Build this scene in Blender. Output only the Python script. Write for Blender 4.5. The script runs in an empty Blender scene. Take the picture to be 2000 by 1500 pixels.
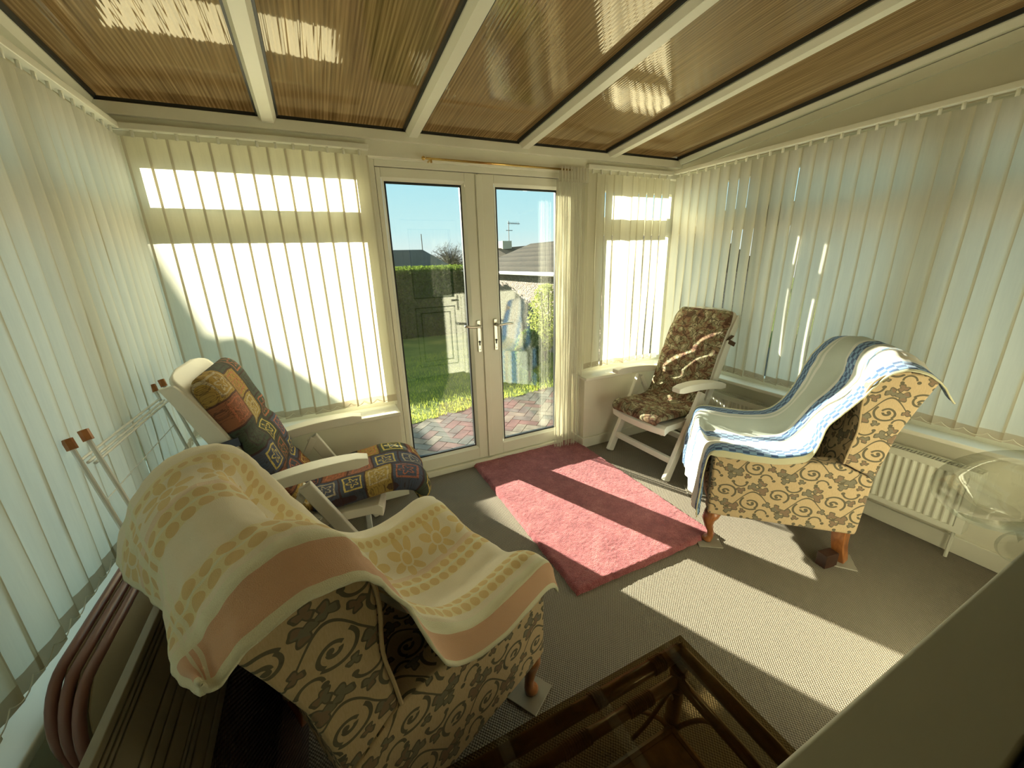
import bpy, bmesh, math, random
from mathutils import Vector, Matrix, noise
random.seed(7)
S = bpy.context.scene
COL = S.collection

# ------------------------------------------------------------------ camera
cam = bpy.data.cameras.new('camera'); co = bpy.data.objects.new('camera', cam); COL.objects.link(co)
a, b, c = [math.radians(v) for v in (25.423, 17.236, -1.683)]
fw = Vector((math.sin(a)*math.cos(b), math.cos(a)*math.cos(b), -math.sin(b)))
rt = Vector((math.cos(a), -math.sin(a), 0)); up = rt.cross(fw)
r2 = rt*math.cos(c)+up*math.sin(c); u2 = -rt*math.sin(c)+up*math.cos(c)
M = Matrix((r2, u2, -fw)).transposed().to_4x4(); M.translation = Vector((0.789, -2.695, 1.520))
co.matrix_world = M
cam.sensor_fit = 'HORIZONTAL'; cam.sensor_width = 36; cam.lens = 775.58/2000*36
cam.clip_start = 0.01; cam.clip_end = 300
S.camera = co

# ------------------------------------------------------------------ colour management
S.view_settings.view_transform = 'Standard'; S.view_settings.look = 'None'
S.view_settings.gamma = 1; S.view_settings.use_curve_mapping = False
S.view_settings.exposure = 0.80

# ------------------------------------------------------------------ world sky
W = bpy.data.worlds.new('sky'); S.world = W; W.use_nodes = True
nt = W.node_tree; nt.nodes.clear()
g = nt.nodes.new('ShaderNodeTexCoord'); sx = nt.nodes.new('ShaderNodeSeparateXYZ'); rp = nt.nodes.new('ShaderNodeValToRGB')
bgn = nt.nodes.new('ShaderNodeBackground'); wo = nt.nodes.new('ShaderNodeOutputWorld')
nt.links.new(g.outputs['Generated'], sx.inputs[0]); nt.links.new(sx.outputs['Z'], rp.inputs[0])
rp.color_ramp.elements[0].position = 0.0; rp.color_ramp.elements[0].color = (0.72, 0.76, 0.74, 1)
rp.color_ramp.elements[1].position = 0.34; rp.color_ramp.elements[1].color = (0.17, 0.60, 0.80, 1)
e = rp.color_ramp.elements.new(0.07); e.color = (0.50, 0.74, 0.78, 1)
e = rp.color_ramp.elements.new(1.0); e.color = (0.95, 1.12, 1.12, 1)
nt.links.new(rp.outputs[0], bgn.inputs[0]); bgn.inputs[1].default_value = 0.80
nt.links.new(bgn.outputs[0], wo.inputs[0])

# ------------------------------------------------------------------ sun
sl = bpy.data.lights.new('sun', 'SUN'); so = bpy.data.objects.new('sun', sl); COL.objects.link(so)
sd = Vector((0.405, -1.0, -0.335)).normalized()
so.rotation_euler = sd.to_track_quat('-Z', 'Y').to_euler(); so.location = (-3, 8, 5)
sl.energy = 20.0; sl.angle = math.radians(0.6); sl.color = (1.0, 0.94, 0.78)

# ================================================================== node helper
class E:
    """expression node wrapper: arithmetic builds Math nodes"""
    def __init__(s, nt, sock): s.nt = nt; s.k = sock
    def _m(s, op, *o, clamp=False):
        n = s.nt.nodes.new('ShaderNodeMath'); n.operation = op; n.use_clamp = clamp
        for i, v in enumerate((s,)+o):
            if isinstance(v, E): s.nt.links.new(v.k, n.inputs[i])
            else: n.inputs[i].default_value = v
        return E(s.nt, n.outputs[0])
    def __add__(s, o): return s._m('ADD', o)
    def __sub__(s, o): return s._m('SUBTRACT', o)
    def __mul__(s, o): return s._m('MULTIPLY', o)
    def __truediv__(s, o): return s._m('DIVIDE', o)
    def abs(s): return s._m('ABSOLUTE')
    def frac(s): return s._m('FRACT')
    def floor(s): return s._m('FLOOR')
    def sin(s): return s._m('SINE')
    def cos(s): return s._m('COSINE')
    def atan2(s, o): return s._m('ARCTAN2', o)
    def lt(s, o): return s._m('LESS_THAN', o)
    def gt(s, o): return s._m('GREATER_THAN', o)
    def max(s, o): return s._m('MAXIMUM', o)
    def min(s, o): return s._m('MINIMUM', o)
    def sqrt(s): return s._m('SQRT')
def hyp(x, y): return (x*x+y*y).sqrt()
def NEG(x): return x*-1.0

def rgba(c): return (c[0], c[1], c[2], 1)
class Mt:
    def __init__(s, name):
        s.m = bpy.data.materials.new(name); s.m.use_nodes = True; s.nt = s.m.node_tree; s.nt.nodes.clear()
        s.out = s.nt.nodes.new('ShaderNodeOutputMaterial')
    def n(s, t, **kw):
        x = s.nt.nodes.new(t)
        for k, v in kw.items():
            if k.startswith('_'): setattr(x, k[1:], v)
            else: s.set(x, k, v)
        return x
    def set(s, x, k, v):
        i = x.inputs[int(k[1:])] if (k[0] == 'i' and k[1:].isdigit()) else x.inputs[k.replace('_', ' ')]
        s.put(i, v)
    def put(s, i, v):
        if isinstance(v, E): s.nt.links.new(v.k, i)
        elif isinstance(v, bpy.types.NodeSocket): s.nt.links.new(v, i)
        elif isinstance(v, (tuple, list)) and len(v) == 3 and i.type == 'RGBA': i.default_value = rgba(v)
        else: i.default_value = v
    def coord(s, which='UV'):
        t = s.n('ShaderNodeTexCoord'); return t.outputs[which]
    def xyz(s, which='UV'):
        q = s.n('ShaderNodeSeparateXYZ'); s.nt.links.new(s.coord(which), q.inputs[0])
        return [E(s.nt, q.outputs[i]) for i in range(3)]
    def mix(s, f, A, B):
        x = s.nt.nodes.new('ShaderNodeMix'); x.data_type = 'RGBA'
        s.put(x.inputs[0], f); s.put(x.inputs[6], A); s.put(x.inputs[7], B); return x.outputs[2]
    def noise(s, scale, vec=None, detail=3, rough=.5, dist=0, which='UV', out=0):
        x = s.nt.nodes.new('ShaderNodeTexNoise'); x.inputs['Scale'].default_value = scale
        x.inputs['Detail'].default_value = detail; x.inputs['Roughness'].default_value = rough; x.inputs['Distortion'].default_value = dist
        s.nt.links.new(vec if vec else s.coord(which), x.inputs[0])
        return E(s.nt, x.outputs[out]) if out == 0 else x.outputs[1]
    def mapv(s, scale, which='Object', rot=(0, 0, 0)):
        x = s.nt.nodes.new('ShaderNodeMapping'); x.inputs['Scale'].default_value = scale; x.inputs['Rotation'].default_value = rot
        s.nt.links.new(s.coord(which), x.inputs[0]); return x.outputs[0]
    def ramp(s, f, stops, interp='LINEAR'):
        x = s.nt.nodes.new('ShaderNodeValToRGB'); x.color_ramp.interpolation = interp
        el = x.color_ramp.elements
        el[0].position = stops[0][0]; el[0].color = rgba(stops[0][1]); el[1].position = stops[-1][0]; el[1].color = rgba(stops[-1][1])
        for p, cc in stops[1:-1]: q = el.new(p); q.color = rgba(cc)
        s.put(x.inputs[0], f); return x.outputs[0]
    def bump(s, h, strength=.3, dist=.01):
        x = s.nt.nodes.new('ShaderNodeBump'); x.inputs['Strength'].default_value = strength; x.inputs['Distance'].default_value = dist
        s.put(x.inputs['Height'], h); return x.outputs[0]
    def pbr(s, color, rough=.6, metal=0, spec=.5, normal=None, sheen=0, coat=0):
        x = s.nt.nodes.new('ShaderNodeBsdfPrincipled'); s.put(x.inputs['Base Color'], color)
        s.put(x.inputs['Roughness'], rough); x.inputs['Metallic'].default_value = metal
        x.inputs['Specular IOR Level'].default_value = spec; x.inputs['Sheen Weight'].default_value = sheen
        x.inputs['Coat Weight'].default_value = coat
        if normal is not None: s.nt.links.new(normal, x.inputs['Normal'])
        return x.outputs[0]
    def mixs(s, f, A, B):
        x = s.nt.nodes.new('ShaderNodeMixShader'); s.put(x.inputs[0], f); s.nt.links.new(A, x.inputs[1]); s.nt.links.new(B, x.inputs[2]); return x.outputs[0]
    def end(s, sh): s.nt.links.new(sh, s.out.inputs[0]); return s.m

def plain(name, col, rough=.6, metal=0, spec=.5, var=.04, scale=6, bump=0, bs=60, coat=0):
    m = Mt(name); nz = m.noise(scale, which='Object', detail=4)
    c1 = tuple(max(0, v*(1-var)) for v in col); c2 = tuple(min(1, v*(1+var)) for v in col)
    colr = m.ramp(nz, [(.3, c1), (.7, c2)])
    nm = m.bump(m.noise(bs, which='Object', detail=2), bump, .002) if bump else None
    return m.end(m.pbr(colr, rough, metal, spec, nm, coat=coat))

# ------------------------------------------------------------------ materials
UPVC = plain('cream_upvc', (.78, .76, .62), .38, spec=.45, var=.02)
FRAMESHADE = plain('shaded_white_frame', (.46, .46, .35), .45, var=.03)  # white uPVC sill with its shade put into the colour
WALLP = plain('painted_board', (.76, .73, .58), .6, var=.03)
SILL = plain('sill_board', (.80, .78, .66), .35, var=.02)
DARKSEAL = plain('black_seal', (.012, .014, .013), .5)
METALW = plain('white_enamel', (.70, .70, .58), .35, var=.03)
CHROME = plain('satin_metal', (.62, .60, .52), .28, metal=.85, var=.03)
BRASS = plain('brass', (.70, .47, .16), .22, metal=1, var=.05)
PLASTIC = plain('white_plastic', (.80, .77, .66), .42, var=.03)
WIREW = plain('white_wire', (.82, .82, .76), .3)
BLUEP = plain('navy_plastic', (.012, .02, .11), .35)
TIPW = plain('orange_wood_tip', (.42, .17, .055), .55, var=.2, scale=40)
TUBE = plain('maroon_tube', (.21, .095, .075), .3, spec=.6, var=.1)
CAPP = plain('cream_cap', (.62, .58, .42), .4)
SLING = plain('cream_canvas', (.62, .56, .40), .8, bump=.2, bs=300)
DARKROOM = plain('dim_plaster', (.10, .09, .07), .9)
COASTER = plain('clear_tile', (.30, .27, .21), .25, var=.1)
BROWNB = plain('dark_wood_block', (.045, .018, .010), .5, var=.3, scale=30)

def wood(name, A, B, sc=(60, 60, 6)):
    m = Mt(name); v = m.mapv(sc); nz = m.noise(1.0, vec=v, detail=5, dist=1.0)
    return m.end(m.pbr(m.ramp(nz, [(.3, A), (.7, B)]), .3, spec=.5, coat=.3))
LEGW = wood('polished_wood', (.20, .065, .018), (.42, .16, .05), (30, 30, 8))
CANE = wood('dark_cane', (.11, .055, .024), (.24, .12, .05), (20, 20, 60))

def glass_mat(name, tint=(.96, .98, .96), ior=1.6, rough=0.0, extra=0.0):
    m = Mt(name); t = m.n('ShaderNodeBsdfTransparent', Color=tint); gl = m.n('ShaderNodeBsdfGlossy', Roughness=rough)
    gm = m.n('ShaderNodeNewGeometry'); io = E(m.nt, gm.outputs['Backfacing'])*(1/ior-ior)+ior
    f = m.n('ShaderNodeFresnel', IOR=io); fe = E(m.nt, f.outputs[0])
    if extra: fe = fe+extra
    return m.end(m.mixs(fe, t.outputs[0], gl.outputs[0]))
PANE = glass_mat('door_glass', (.97, .99, .97), 1.85)
WPANE = glass_mat('window_glass', (.96, .98, .96), 1.5)
SMOKE = glass_mat('smoked_glass', (.56, .49, .35), 1.33, .02)
m = Mt('cut_glass'); gg = m.n('ShaderNodeBsdfGlass', IOR=1.45, Roughness=0.0, Color=(.97, .98, .96))
tt = m.n('ShaderNodeBsdfTransparent', Color=(.96, .97, .95))
CRYSTAL = m.end(m.mixs(.26, tt.outputs[0], gg.outputs[0]))

def blind_mat(name, col, trans, tcol):
    m = Mt(name); v = m.mapv((55, 55, 4)); nz = m.noise(1.0, vec=v, detail=5, rough=.7)
    nz2 = m.noise(2.5, which='Object', detail=2)
    cc = m.mix(nz*.6+nz2*.3, tuple(k*.84 for k in col), col)
    d = m.n('ShaderNodeBsdfDiffuse', Color=cc)
    t2 = m.mix(nz, tuple(k*.75 for k in tcol), tcol)
    t = m.n('ShaderNodeBsdfTranslucent', Color=t2)
    return m.end(m.mixs(trans, d.outputs[0], t.outputs[0]))
BLIND = blind_mat('blind_fabric', (.82, .79, .65), .54, (.90, .85, .68))
OVERLAP = blind_mat('blind_overlap_shade', (.74, .70, .55), .24, (.74, .66, .48))  # slat edges coloured darker to paint in the shade of overlapping slats
HEM = blind_mat('blind_hem', (.62, .56, .42), .26, (.66, .54, .36))

# bronze multiwall polycarbonate
m = Mt('bronze_polycarbonate')
x, y, z = m.xyz('Object')
st = (x*(2*math.pi/.016)).sin()*.5+.5
stn = m.noise(1.0, vec=m.mapv((95, 1.2, 1)), detail=3, rough=.8)
cc = m.ramp(stn*.85+st*.15, [(.28, (.12, .080, .038)), (.5, (.27, .195, .100)), (.72, (.48, .37, .21))])
dif = m.n('ShaderNodeBsdfDiffuse', Color=cc); tr = m.n('ShaderNodeBsdfTranslucent', Color=cc)
body = m.mixs(.66, dif.outputs[0], tr.outputs[0])
nrm = m.bump(st*.6+m.noise(9, which='Object', detail=2)*.8, .10, .002)
gl = m.n('ShaderNodeBsdfGlossy', Roughness=.03, Normal=nrm, Color=(1, .93, .78))
fr = m.n('ShaderNodeFresnel', IOR=1.62)
POLY = m.end(m.mixs(E(m.nt, fr.outputs[0])*1.0+.02, body, gl.outputs[0]))

# carpet: looped cord
m = Mt('cord_carpet')
x, y, z = m.xyz('Object')
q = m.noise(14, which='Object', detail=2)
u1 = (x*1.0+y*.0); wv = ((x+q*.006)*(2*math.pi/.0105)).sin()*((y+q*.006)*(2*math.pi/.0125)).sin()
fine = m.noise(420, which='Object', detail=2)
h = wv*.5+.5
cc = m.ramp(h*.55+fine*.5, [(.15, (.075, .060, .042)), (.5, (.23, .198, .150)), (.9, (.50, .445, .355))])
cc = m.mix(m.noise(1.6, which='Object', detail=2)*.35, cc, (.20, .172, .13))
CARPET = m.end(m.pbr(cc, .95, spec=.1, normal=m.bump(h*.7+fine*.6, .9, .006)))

# rug pile
m = Mt('rose_pile')
f1 = m.noise(260, which='Object', detail=3); f2 = m.noise(14, which='Object', detail=4, rough=.7)
cc = m.ramp(f1*.55+f2*.45, [(.3, (.17, .028, .040)), (.5, (.40, .095, .105)), (.70, (.66, .25, .23))])
RUG = m.end(m.pbr(cc, .95, spec=.05, sheen=.3, normal=m.bump(f1+f2*.8, 1.0, .012)))

# scrolling vine upholstery (UV in metres)
def vine_material(name, ground1, ground2, vine1, vine2):
    m = Mt(name)
    u, v, _ = m.xyz('UV')
    T = .235
    wob = m.noise(9, detail=2); U = (u+wob*.014)/T; V = (v+m.noise(8, detail=1)*.012)/(T*.86)
    X = U.frac(); Y = V.frac()
    def wr(c_, p): return (c_-p+.5).frac()-.5
    def ring(cx, cy, r, w, d=None):
        dx = wr(X, cx); dy = wr(Y, cy)
        k = (hyp(dx, dy)-r).abs().lt(w)
        if d == 't': k = k*dy.gt(0)
        if d == 'b': k = k*dy.lt(0)
        if d == 'r': k = k*dx.gt(0)
        if d == 'l': k = k*dx.lt(0)
        if d == 'ntl': k = k*(dx-dy).gt(0)
        if d == 'nbr': k = k*(dy-dx).gt(-.03)
        return k
    mask = (Y-.44-((X+.02)*(2*math.pi)).sin()*.25).abs().lt(.019)
    for (cx, cy, r, w, d) in ((.27, .36, .185, .020, 'ntl'), (.24, .33, .115, .020, 'nbr'), (.26, .36, .055, .022, 'b'),
                              (.77, .62, .190, .020, 'nbr'), (.79, .66, .120, .020, 'ntl'), (.77, .62, .058, .022, 't'),
                              (.52, .93, .130, .018, 'b'), (.04, .10, .105, .017, 't')):
        mask = mask.max(ring(cx, cy, r, w, d))
    for (cx, cy, r) in ((.225, .37, .034), (.80, .60, .034), (.655, .93, .036), (.15, .05, .036), (.395, .93, .034), (.90, .06, .034)):
        mask = mask.max(hyp(wr(X, cx), wr(Y, cy)).lt(r))
    inner = None; rim = None
    for (cx, cy, r, ph) in ((.08, .74, .108, .5), (.265, .82, .096, 2.6), (.11, .93, .088, 4.4), (.58, .21, .106, 1.0), (.76, .29, .094, 3.2), (.70, .09, .084, 5.0), (.49, .69, .082, .2), (.955, .36, .072, 2.2), (.40, .10, .064, 3.9)):
        dx = wr(X, cx); dy = wr(Y, cy); th = dy.atan2(dx)
        d = hyp(dx, dy)-((th*3.0+ph).sin()*.26+(th*6.0+ph*2+.8).sin()*.12+1.0)*r
        mask = mask.max(d.lt(0.0)); ii = d.lt(-.024); inner = ii if inner is None else inner.max(ii)
    thread = m.noise(1.0, vec=m.mapv((320, 60, 1), 'UV'), detail=2)
    gcol = m.mix(thread, ground1, ground2)
    warm = m.noise(13, detail=1)
    icol = m.mix(warm.gt(.5)*.75, vine2, (.25, .155, .10))
    vcol = m.mix(inner, vine1, icol)
    colr = m.mix(mask, gcol, vcol)
    return m.end(m.pbr(colr, .85, spec=.12, normal=m.bump(thread+mask*1.2, .35, .002), sheen=.1))
VINE = vine_material('vine_tapestry', (.46, .33, .185), (.62, .47, .285), (.135, .118, .078), (.21, .185, .13))

# patchwork cushion cloth
m = Mt('patchwork_print')
u, v, _ = m.xyz('UV')
w1 = m.noise(5, detail=2); U = (u+w1*.035)/.155; V = (v+m.noise(6, detail=2)*.04)/.125
cu = U.floor(); V = V+(cu*.37); cv = V.floor(); fx = U.frac(); fy = V.frac()
comb = m.nt.nodes.new('ShaderNodeCombineXYZ'); m.put(comb.inputs[0], cu); m.put(comb.inputs[1], cv)
wn = m.nt.nodes.new('ShaderNodeTexWhiteNoise'); wn.noise_dimensions = '2D'; m.nt.links.new(comb.outputs[0], wn.inputs['Vector'])
pal = [(0, (.42, .27, .06)), (.17, (.035, .065, .11)), (.34, (.30, .11, .055)), (.50, (.035, .07, .05)), (.64, (.44, .31, .08)), (.78, (.05, .085, .15)), (.9, (.30, .14, .11))]
base = m.ramp(E(m.nt, wn.outputs['Value']), pal, 'CONSTANT')
alt = m.ramp((E(m.nt, wn.outputs['Value'])*7.31).frac(), [(0, (.45, .15, .08)), (.3, (.66, .50, .14)), (.6, (.06, .05, .05)), (.8, (.50, .42, .28))], 'CONSTANT')
ex = (fx-.5).abs().max((fy-.5).abs())
edge = ex.gt(.465)
ringm = (ex-.33).abs().lt(.03)
rr = hyp(fx-.5, fy-.5); th = (fy-.5).atan2(fx-.5)
flower = (rr-((th*5.0).sin()*.07+.17)).abs().lt(.035)
scr = (m.noise(34, detail=3, dist=1.5)-.5).abs().lt(.022)
base = m.mix(m.noise(22, detail=3), base, m.mix(.5, base, (.16, .11, .08))); colr = m.mix(flower.max(ringm)*.75, base, alt); colr = m.mix(scr*.6, colr, (.05, .03, .03)); colr = m.mix(edge*.8, colr, (.06, .03, .03))
PATCH = m.end(m.pbr(colr, .85, spec=.12, normal=m.bump(m.noise(260, detail=1), .3, .002)))

# brown leafy cushion cloth
m = Mt('brown_leaf_print')
wv_ = m.n('ShaderNodeTexVoronoi', _feature='DISTANCE_TO_EDGE'); wv_.inputs['Scale'].default_value = 27
nzc = m.noise(11, detail=3, out=1)
vm = m.nt.nodes.new('ShaderNodeVectorMath'); vm.operation = 'MULTIPLY_ADD'; m.nt.links.new(nzc, vm.inputs[0]); vm.inputs[1].default_value = (.11, .11, 0)
m.nt.links.new(m.coord('UV'), vm.inputs[2]); m.nt.links.new(vm.outputs[0], wv_.inputs['Vector'])
f = m.noise(17, vec=vm.outputs[0], detail=5, rough=.65)
cc = m.ramp(f, [(.28, (.055, .033, .020)), (.40, (.15, .075, .048)), (.47, (.26, .17, .10)), (.54, (.20, .20, .11)), (.60, (.50, .43, .29)), (.68, (.30, .22, .14)), (.8, (.12, .08, .05))])
ed = E(m.nt, wv_.outputs['Distance']).lt(.055)
cc = m.mix(ed*.75, cc, (.055, .030, .018))
LEAFY = m.end(m.pbr(cc, .85, spec=.15, normal=m.bump(m.noise(240, detail=1), .3, .002)))

# yellow towel: u runs across (0 = near edge), v along its length in metres
m = Mt('yellow_towel')
u, v, _ = m.xyz('UV')
un = u+(m.noise(3, detail=1)-.5)*.01
pink = (.74, .43, .27); cr = (.88, .80, .62); ye = (.80, .60, .20); pale = (.84, .82, .60); yl = (.86, .76, .44); pkl = (.84, .66, .48)
cc = m.ramp(un, [(0, pale), (.022, pink), (.115, pale), (.150, cr), (.175, yl), (.215, pale), (.225, yl), (.262, cr), (.40, cr), (.47, yl), (.515, pale), (.525, yl), (.57, pkl), (.60, cr), (.74, yl), (.80, cr), (.90, pink), (.975, pale), (1, pale)], 'CONSTANT')
def flowers(cu_, per, R, pet=6):
    dv = ((v/per).frac()-.5)*per; du = (u-cu_)*.74; rr_ = hyp(dv, du); th_ = du.atan2(dv)
    pr_ = rr_/R; lob = (th_*(pet/2.0)).cos().abs()
    return (pr_.lt(lob*.62+.34)*pr_.gt(.34)*lob.gt(.28)).max(pr_.lt(.24))
def dots(cu_, per, R):
    dv = ((v/per).frac()-.5)*per; du = (u-cu_)*.74; return hyp(dv, du).lt(R)
rel = flowers(.33, .145, .058)
gold = flowers(.675, .135, .068, 7)
dd = dots(.195, .036, .0145).max(dots(.244, .036, .0145)).max(dots(.492, .040, .016)).max(dots(.548, .040, .016)).max(dots(.77, .03, .011))
cc = m.mix((gold*.8), cc, (.78, .56, .18)); cc = m.mix(dd*.75, cc, (.72, .46, .15))
# end hem band across the short side
endb = v.lt(.022).max((v-.085).abs().lt(.010)).max((v-.115).abs().lt(.006))
cc = m.mix(endb*.85, cc, pale)
ter = m.noise(480, detail=2); cc = m.mix(m.noise(300, detail=2)*.35, cc, (.66, .52, .34)); rel_h = rel*-1.0+gold*-.8+dd*-.6
YTOWEL = m.end(m.pbr(cc, .95, spec=.05, sheen=.25, normal=m.bump(ter*.7+rel_h, .75, .004)))

# blue towel
m = Mt('blue_check_towel')
u, v, _ = m.xyz('UV')
wh = (.70, .70, .63); gr = (.50, .55, .47); yel = (.68, .64, .42); bl = (.018, .065, .19); lb = (.20, .36, .56); cream = (.74, .67, .53)
cc = m.ramp(u, [(0, yel), (.045, bl), (.145, wh), (.18, cream), (.22, wh), (.24, cream), (.275, wh), (.32, lb), (.375, wh), (.40, cream), (.44, wh), (.46, gr), (.48, wh), (.50, bl), (.60, wh), (.62, wh), (.635, gr), (.81, wh), (.825, gr), (.84, wh), (.865, bl), (.965, wh), (.975, yel), (1, wh)], 'CONSTANT')
isb = u.gt(.045)*u.lt(.145); isb = isb.max(u.gt(.50)*u.lt(.60)).max(u.gt(.865)*u.lt(.965)); isl = u.gt(.32)*u.lt(.375)
ck = ((v/.062).frac()-.5)*((u/.050).frac()-.5); tri = ((v/.052).frac()+(u/.044).frac()*.6)
chk = ck.gt(0.0)
cc = m.mix(isb*chk*.9, cc, lb); cc = m.mix(isl*chk*.9, cc, wh)
ter = m.noise(420, detail=2); cc = m.mix(m.noise(300, detail=2)*.2, cc, (.40, .42, .40))
BTOWEL = m.end(m.pbr(cc, .95, spec=.05, sheen=.25, normal=m.bump(ter+isb*.6, .6, .004)))

# ridged taupe slats + wicker
m = Mt('taupe_slat'); SLAT = m.end(m.pbr(m.ramp(m.noise(3, which='Object'), [(.3, (.24, .205, .145)), (.7, (.32, .28, .20))]), .35, spec=.5))
m = Mt('dark_wicker')
x, y, z = m.xyz('Object')
hh = ((x+y)*(2*math.pi/.016)).sin()*(z*(2*math.pi/.010)).sin()
cc = m.ramp(hh*.5+.5, [(.1, (.03, .018, .012)), (.9, (.12, .07, .045))])
WICKER = m.end(m.pbr(cc, .6, spec=.3, normal=m.bump(hh, .8, .004)))
m = Mt('printed_paper'); nz = m.noise(30, which='Object', detail=5, dist=2)
PAPER = m.end(m.pbr(m.ramp(nz, [(.35, (.10, .10, .08)), (.5, (.40, .36, .26)), (.62, (.14, .16, .13)), (.7, (.45, .43, .33))]), .5))

# outdoors
m = Mt('lawn_grass'); n1 = m.noise(60, which='Object', detail=4, rough=.7); n2 = m.noise(2.2, which='Object', detail=3)
GRASS = m.end(m.pbr(m.ramp(n1*.6+n2*.4, [(.3, (.035, .075, .012)), (.5, (.11, .16, .025)), (.7, (.36, .36, .10))]), .9, spec=.2, normal=m.bump(n1, 1, .05)))
m = Mt('grass_blades'); d = m.n('ShaderNodeBsdfDiffuse', Color=(.22, .28, .05)); t = m.n('ShaderNodeBsdfTranslucent', Color=(.42, .46, .08)); BLADE = m.end(m.mixs(.5, d.outputs[0], t.outputs[0]))
m = Mt('hedge_leaves'); n1 = m.noise(9, which='Object', detail=3)
cc = m.ramp(n1, [(.35, (.022, .046, .012)), (.65, (.036, .066, .016))])
d = m.n('ShaderNodeBsdfDiffuse', Color=cc); t = m.n('ShaderNodeBsdfTranslucent', Color=(.13, .19, .03)); HEDGE = m.end(m.mixs(.38, d.outputs[0], t.outputs[0]))
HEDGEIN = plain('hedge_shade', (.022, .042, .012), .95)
m = Mt('variegated_leaves'); d = m.n('ShaderNodeBsdfDiffuse', Color=(.34, .36, .14)); t = m.n('ShaderNodeBsdfTranslucent', Color=(.40, .44, .12)); VARI = m.end(m.mixs(.4, d.outputs[0], t.outputs[0]))
m = Mt('pebbledash'); vo = m.n('ShaderNodeTexVoronoi', Scale=42.0); m.nt.links.new(m.coord('Object'), vo.inputs['Vector'])
vc = E(m.nt, vo.outputs['Distance']); sepc = m.nt.nodes.new('ShaderNodeSeparateColor'); m.nt.links.new(vo.outputs['Color'], sepc.inputs[0])
cc = m.ramp(E(m.nt, sepc.outputs[0]), [(.0, (.17, .125, .095)), (.5, (.25, .19, .15)), (1, (.34, .28, .235))])
PEBBLE = m.end(m.pbr(cc, .9, normal=m.bump(vc, .9, .02)))
m = Mt('roof_tiles'); x, y, z = m.xyz('Object'); k = (z/.10).frac(); n1 = m.noise(7, which='Object', detail=3)
cc = m.ramp(n1*.6+k*.4, [(.25, (.016, .013, .010)), (.75, (.060, .048, .036))]); TILES = m.end(m.pbr(cc, .9, spec=.12, normal=m.bump(k, .8, .03)))
TILEB = plain('slate_tiles', (.04, .052, .055), .9, spec=.15, var=.2, scale=2, bump=.3, bs=20)
BRICKW = plain('render_wall', (.40, .36, .28), .9, var=.1)
GUTTER = plain('white_gutter', (.75, .75, .70), .4)
BARK = plain('bark', (.085, .065, .05), .9, var=.3)
# herringbone-like block paving
m = Mt('block_paving'); br = m.nt.nodes.new('ShaderNodeTexBrick'); m.nt.links.new(m.mapv((1, 1, 1), 'Object', (0, 0, math.radians(45))), br.inputs['Vector'])
br.inputs['Scale'].default_value = 1.0; br.inputs['Brick Width'].default_value = .2; br.inputs['Row Height'].default_value = .1; br.inputs['Mortar Size'].default_value = .006
br.inputs['Color1'].default_value = (.19, .085, .07, 1); br.inputs['Color2'].default_value = (.30, .25, .21, 1); br.inputs['Mortar'].default_value = (.03, .025, .02, 1)
n1 = m.noise(60, which='Object', detail=4)
PAVING = m.end(m.pbr(m.mix(n1*.4, br.outputs[0], (.34, .30, .26)), .6, spec=.5, normal=m.bump(E(m.nt, br.outputs[1])*-1.0+n1*.3, .8, .008)))
m = Mt('string_cotton'); d = m.n('ShaderNodeBsdfDiffuse', Color=(.85, .83, .72)); t = m.n('ShaderNodeBsdfTranslucent', Color=(.85, .82, .70)); STRING = m.end(m.mixs(.4, d.outputs[0], t.outputs[0]))
m = Mt('net_fabric'); d = m.n('ShaderNodeBsdfDiffuse', Color=(.8, .8, .7)); NET = m.end(d.outputs[0])

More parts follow.
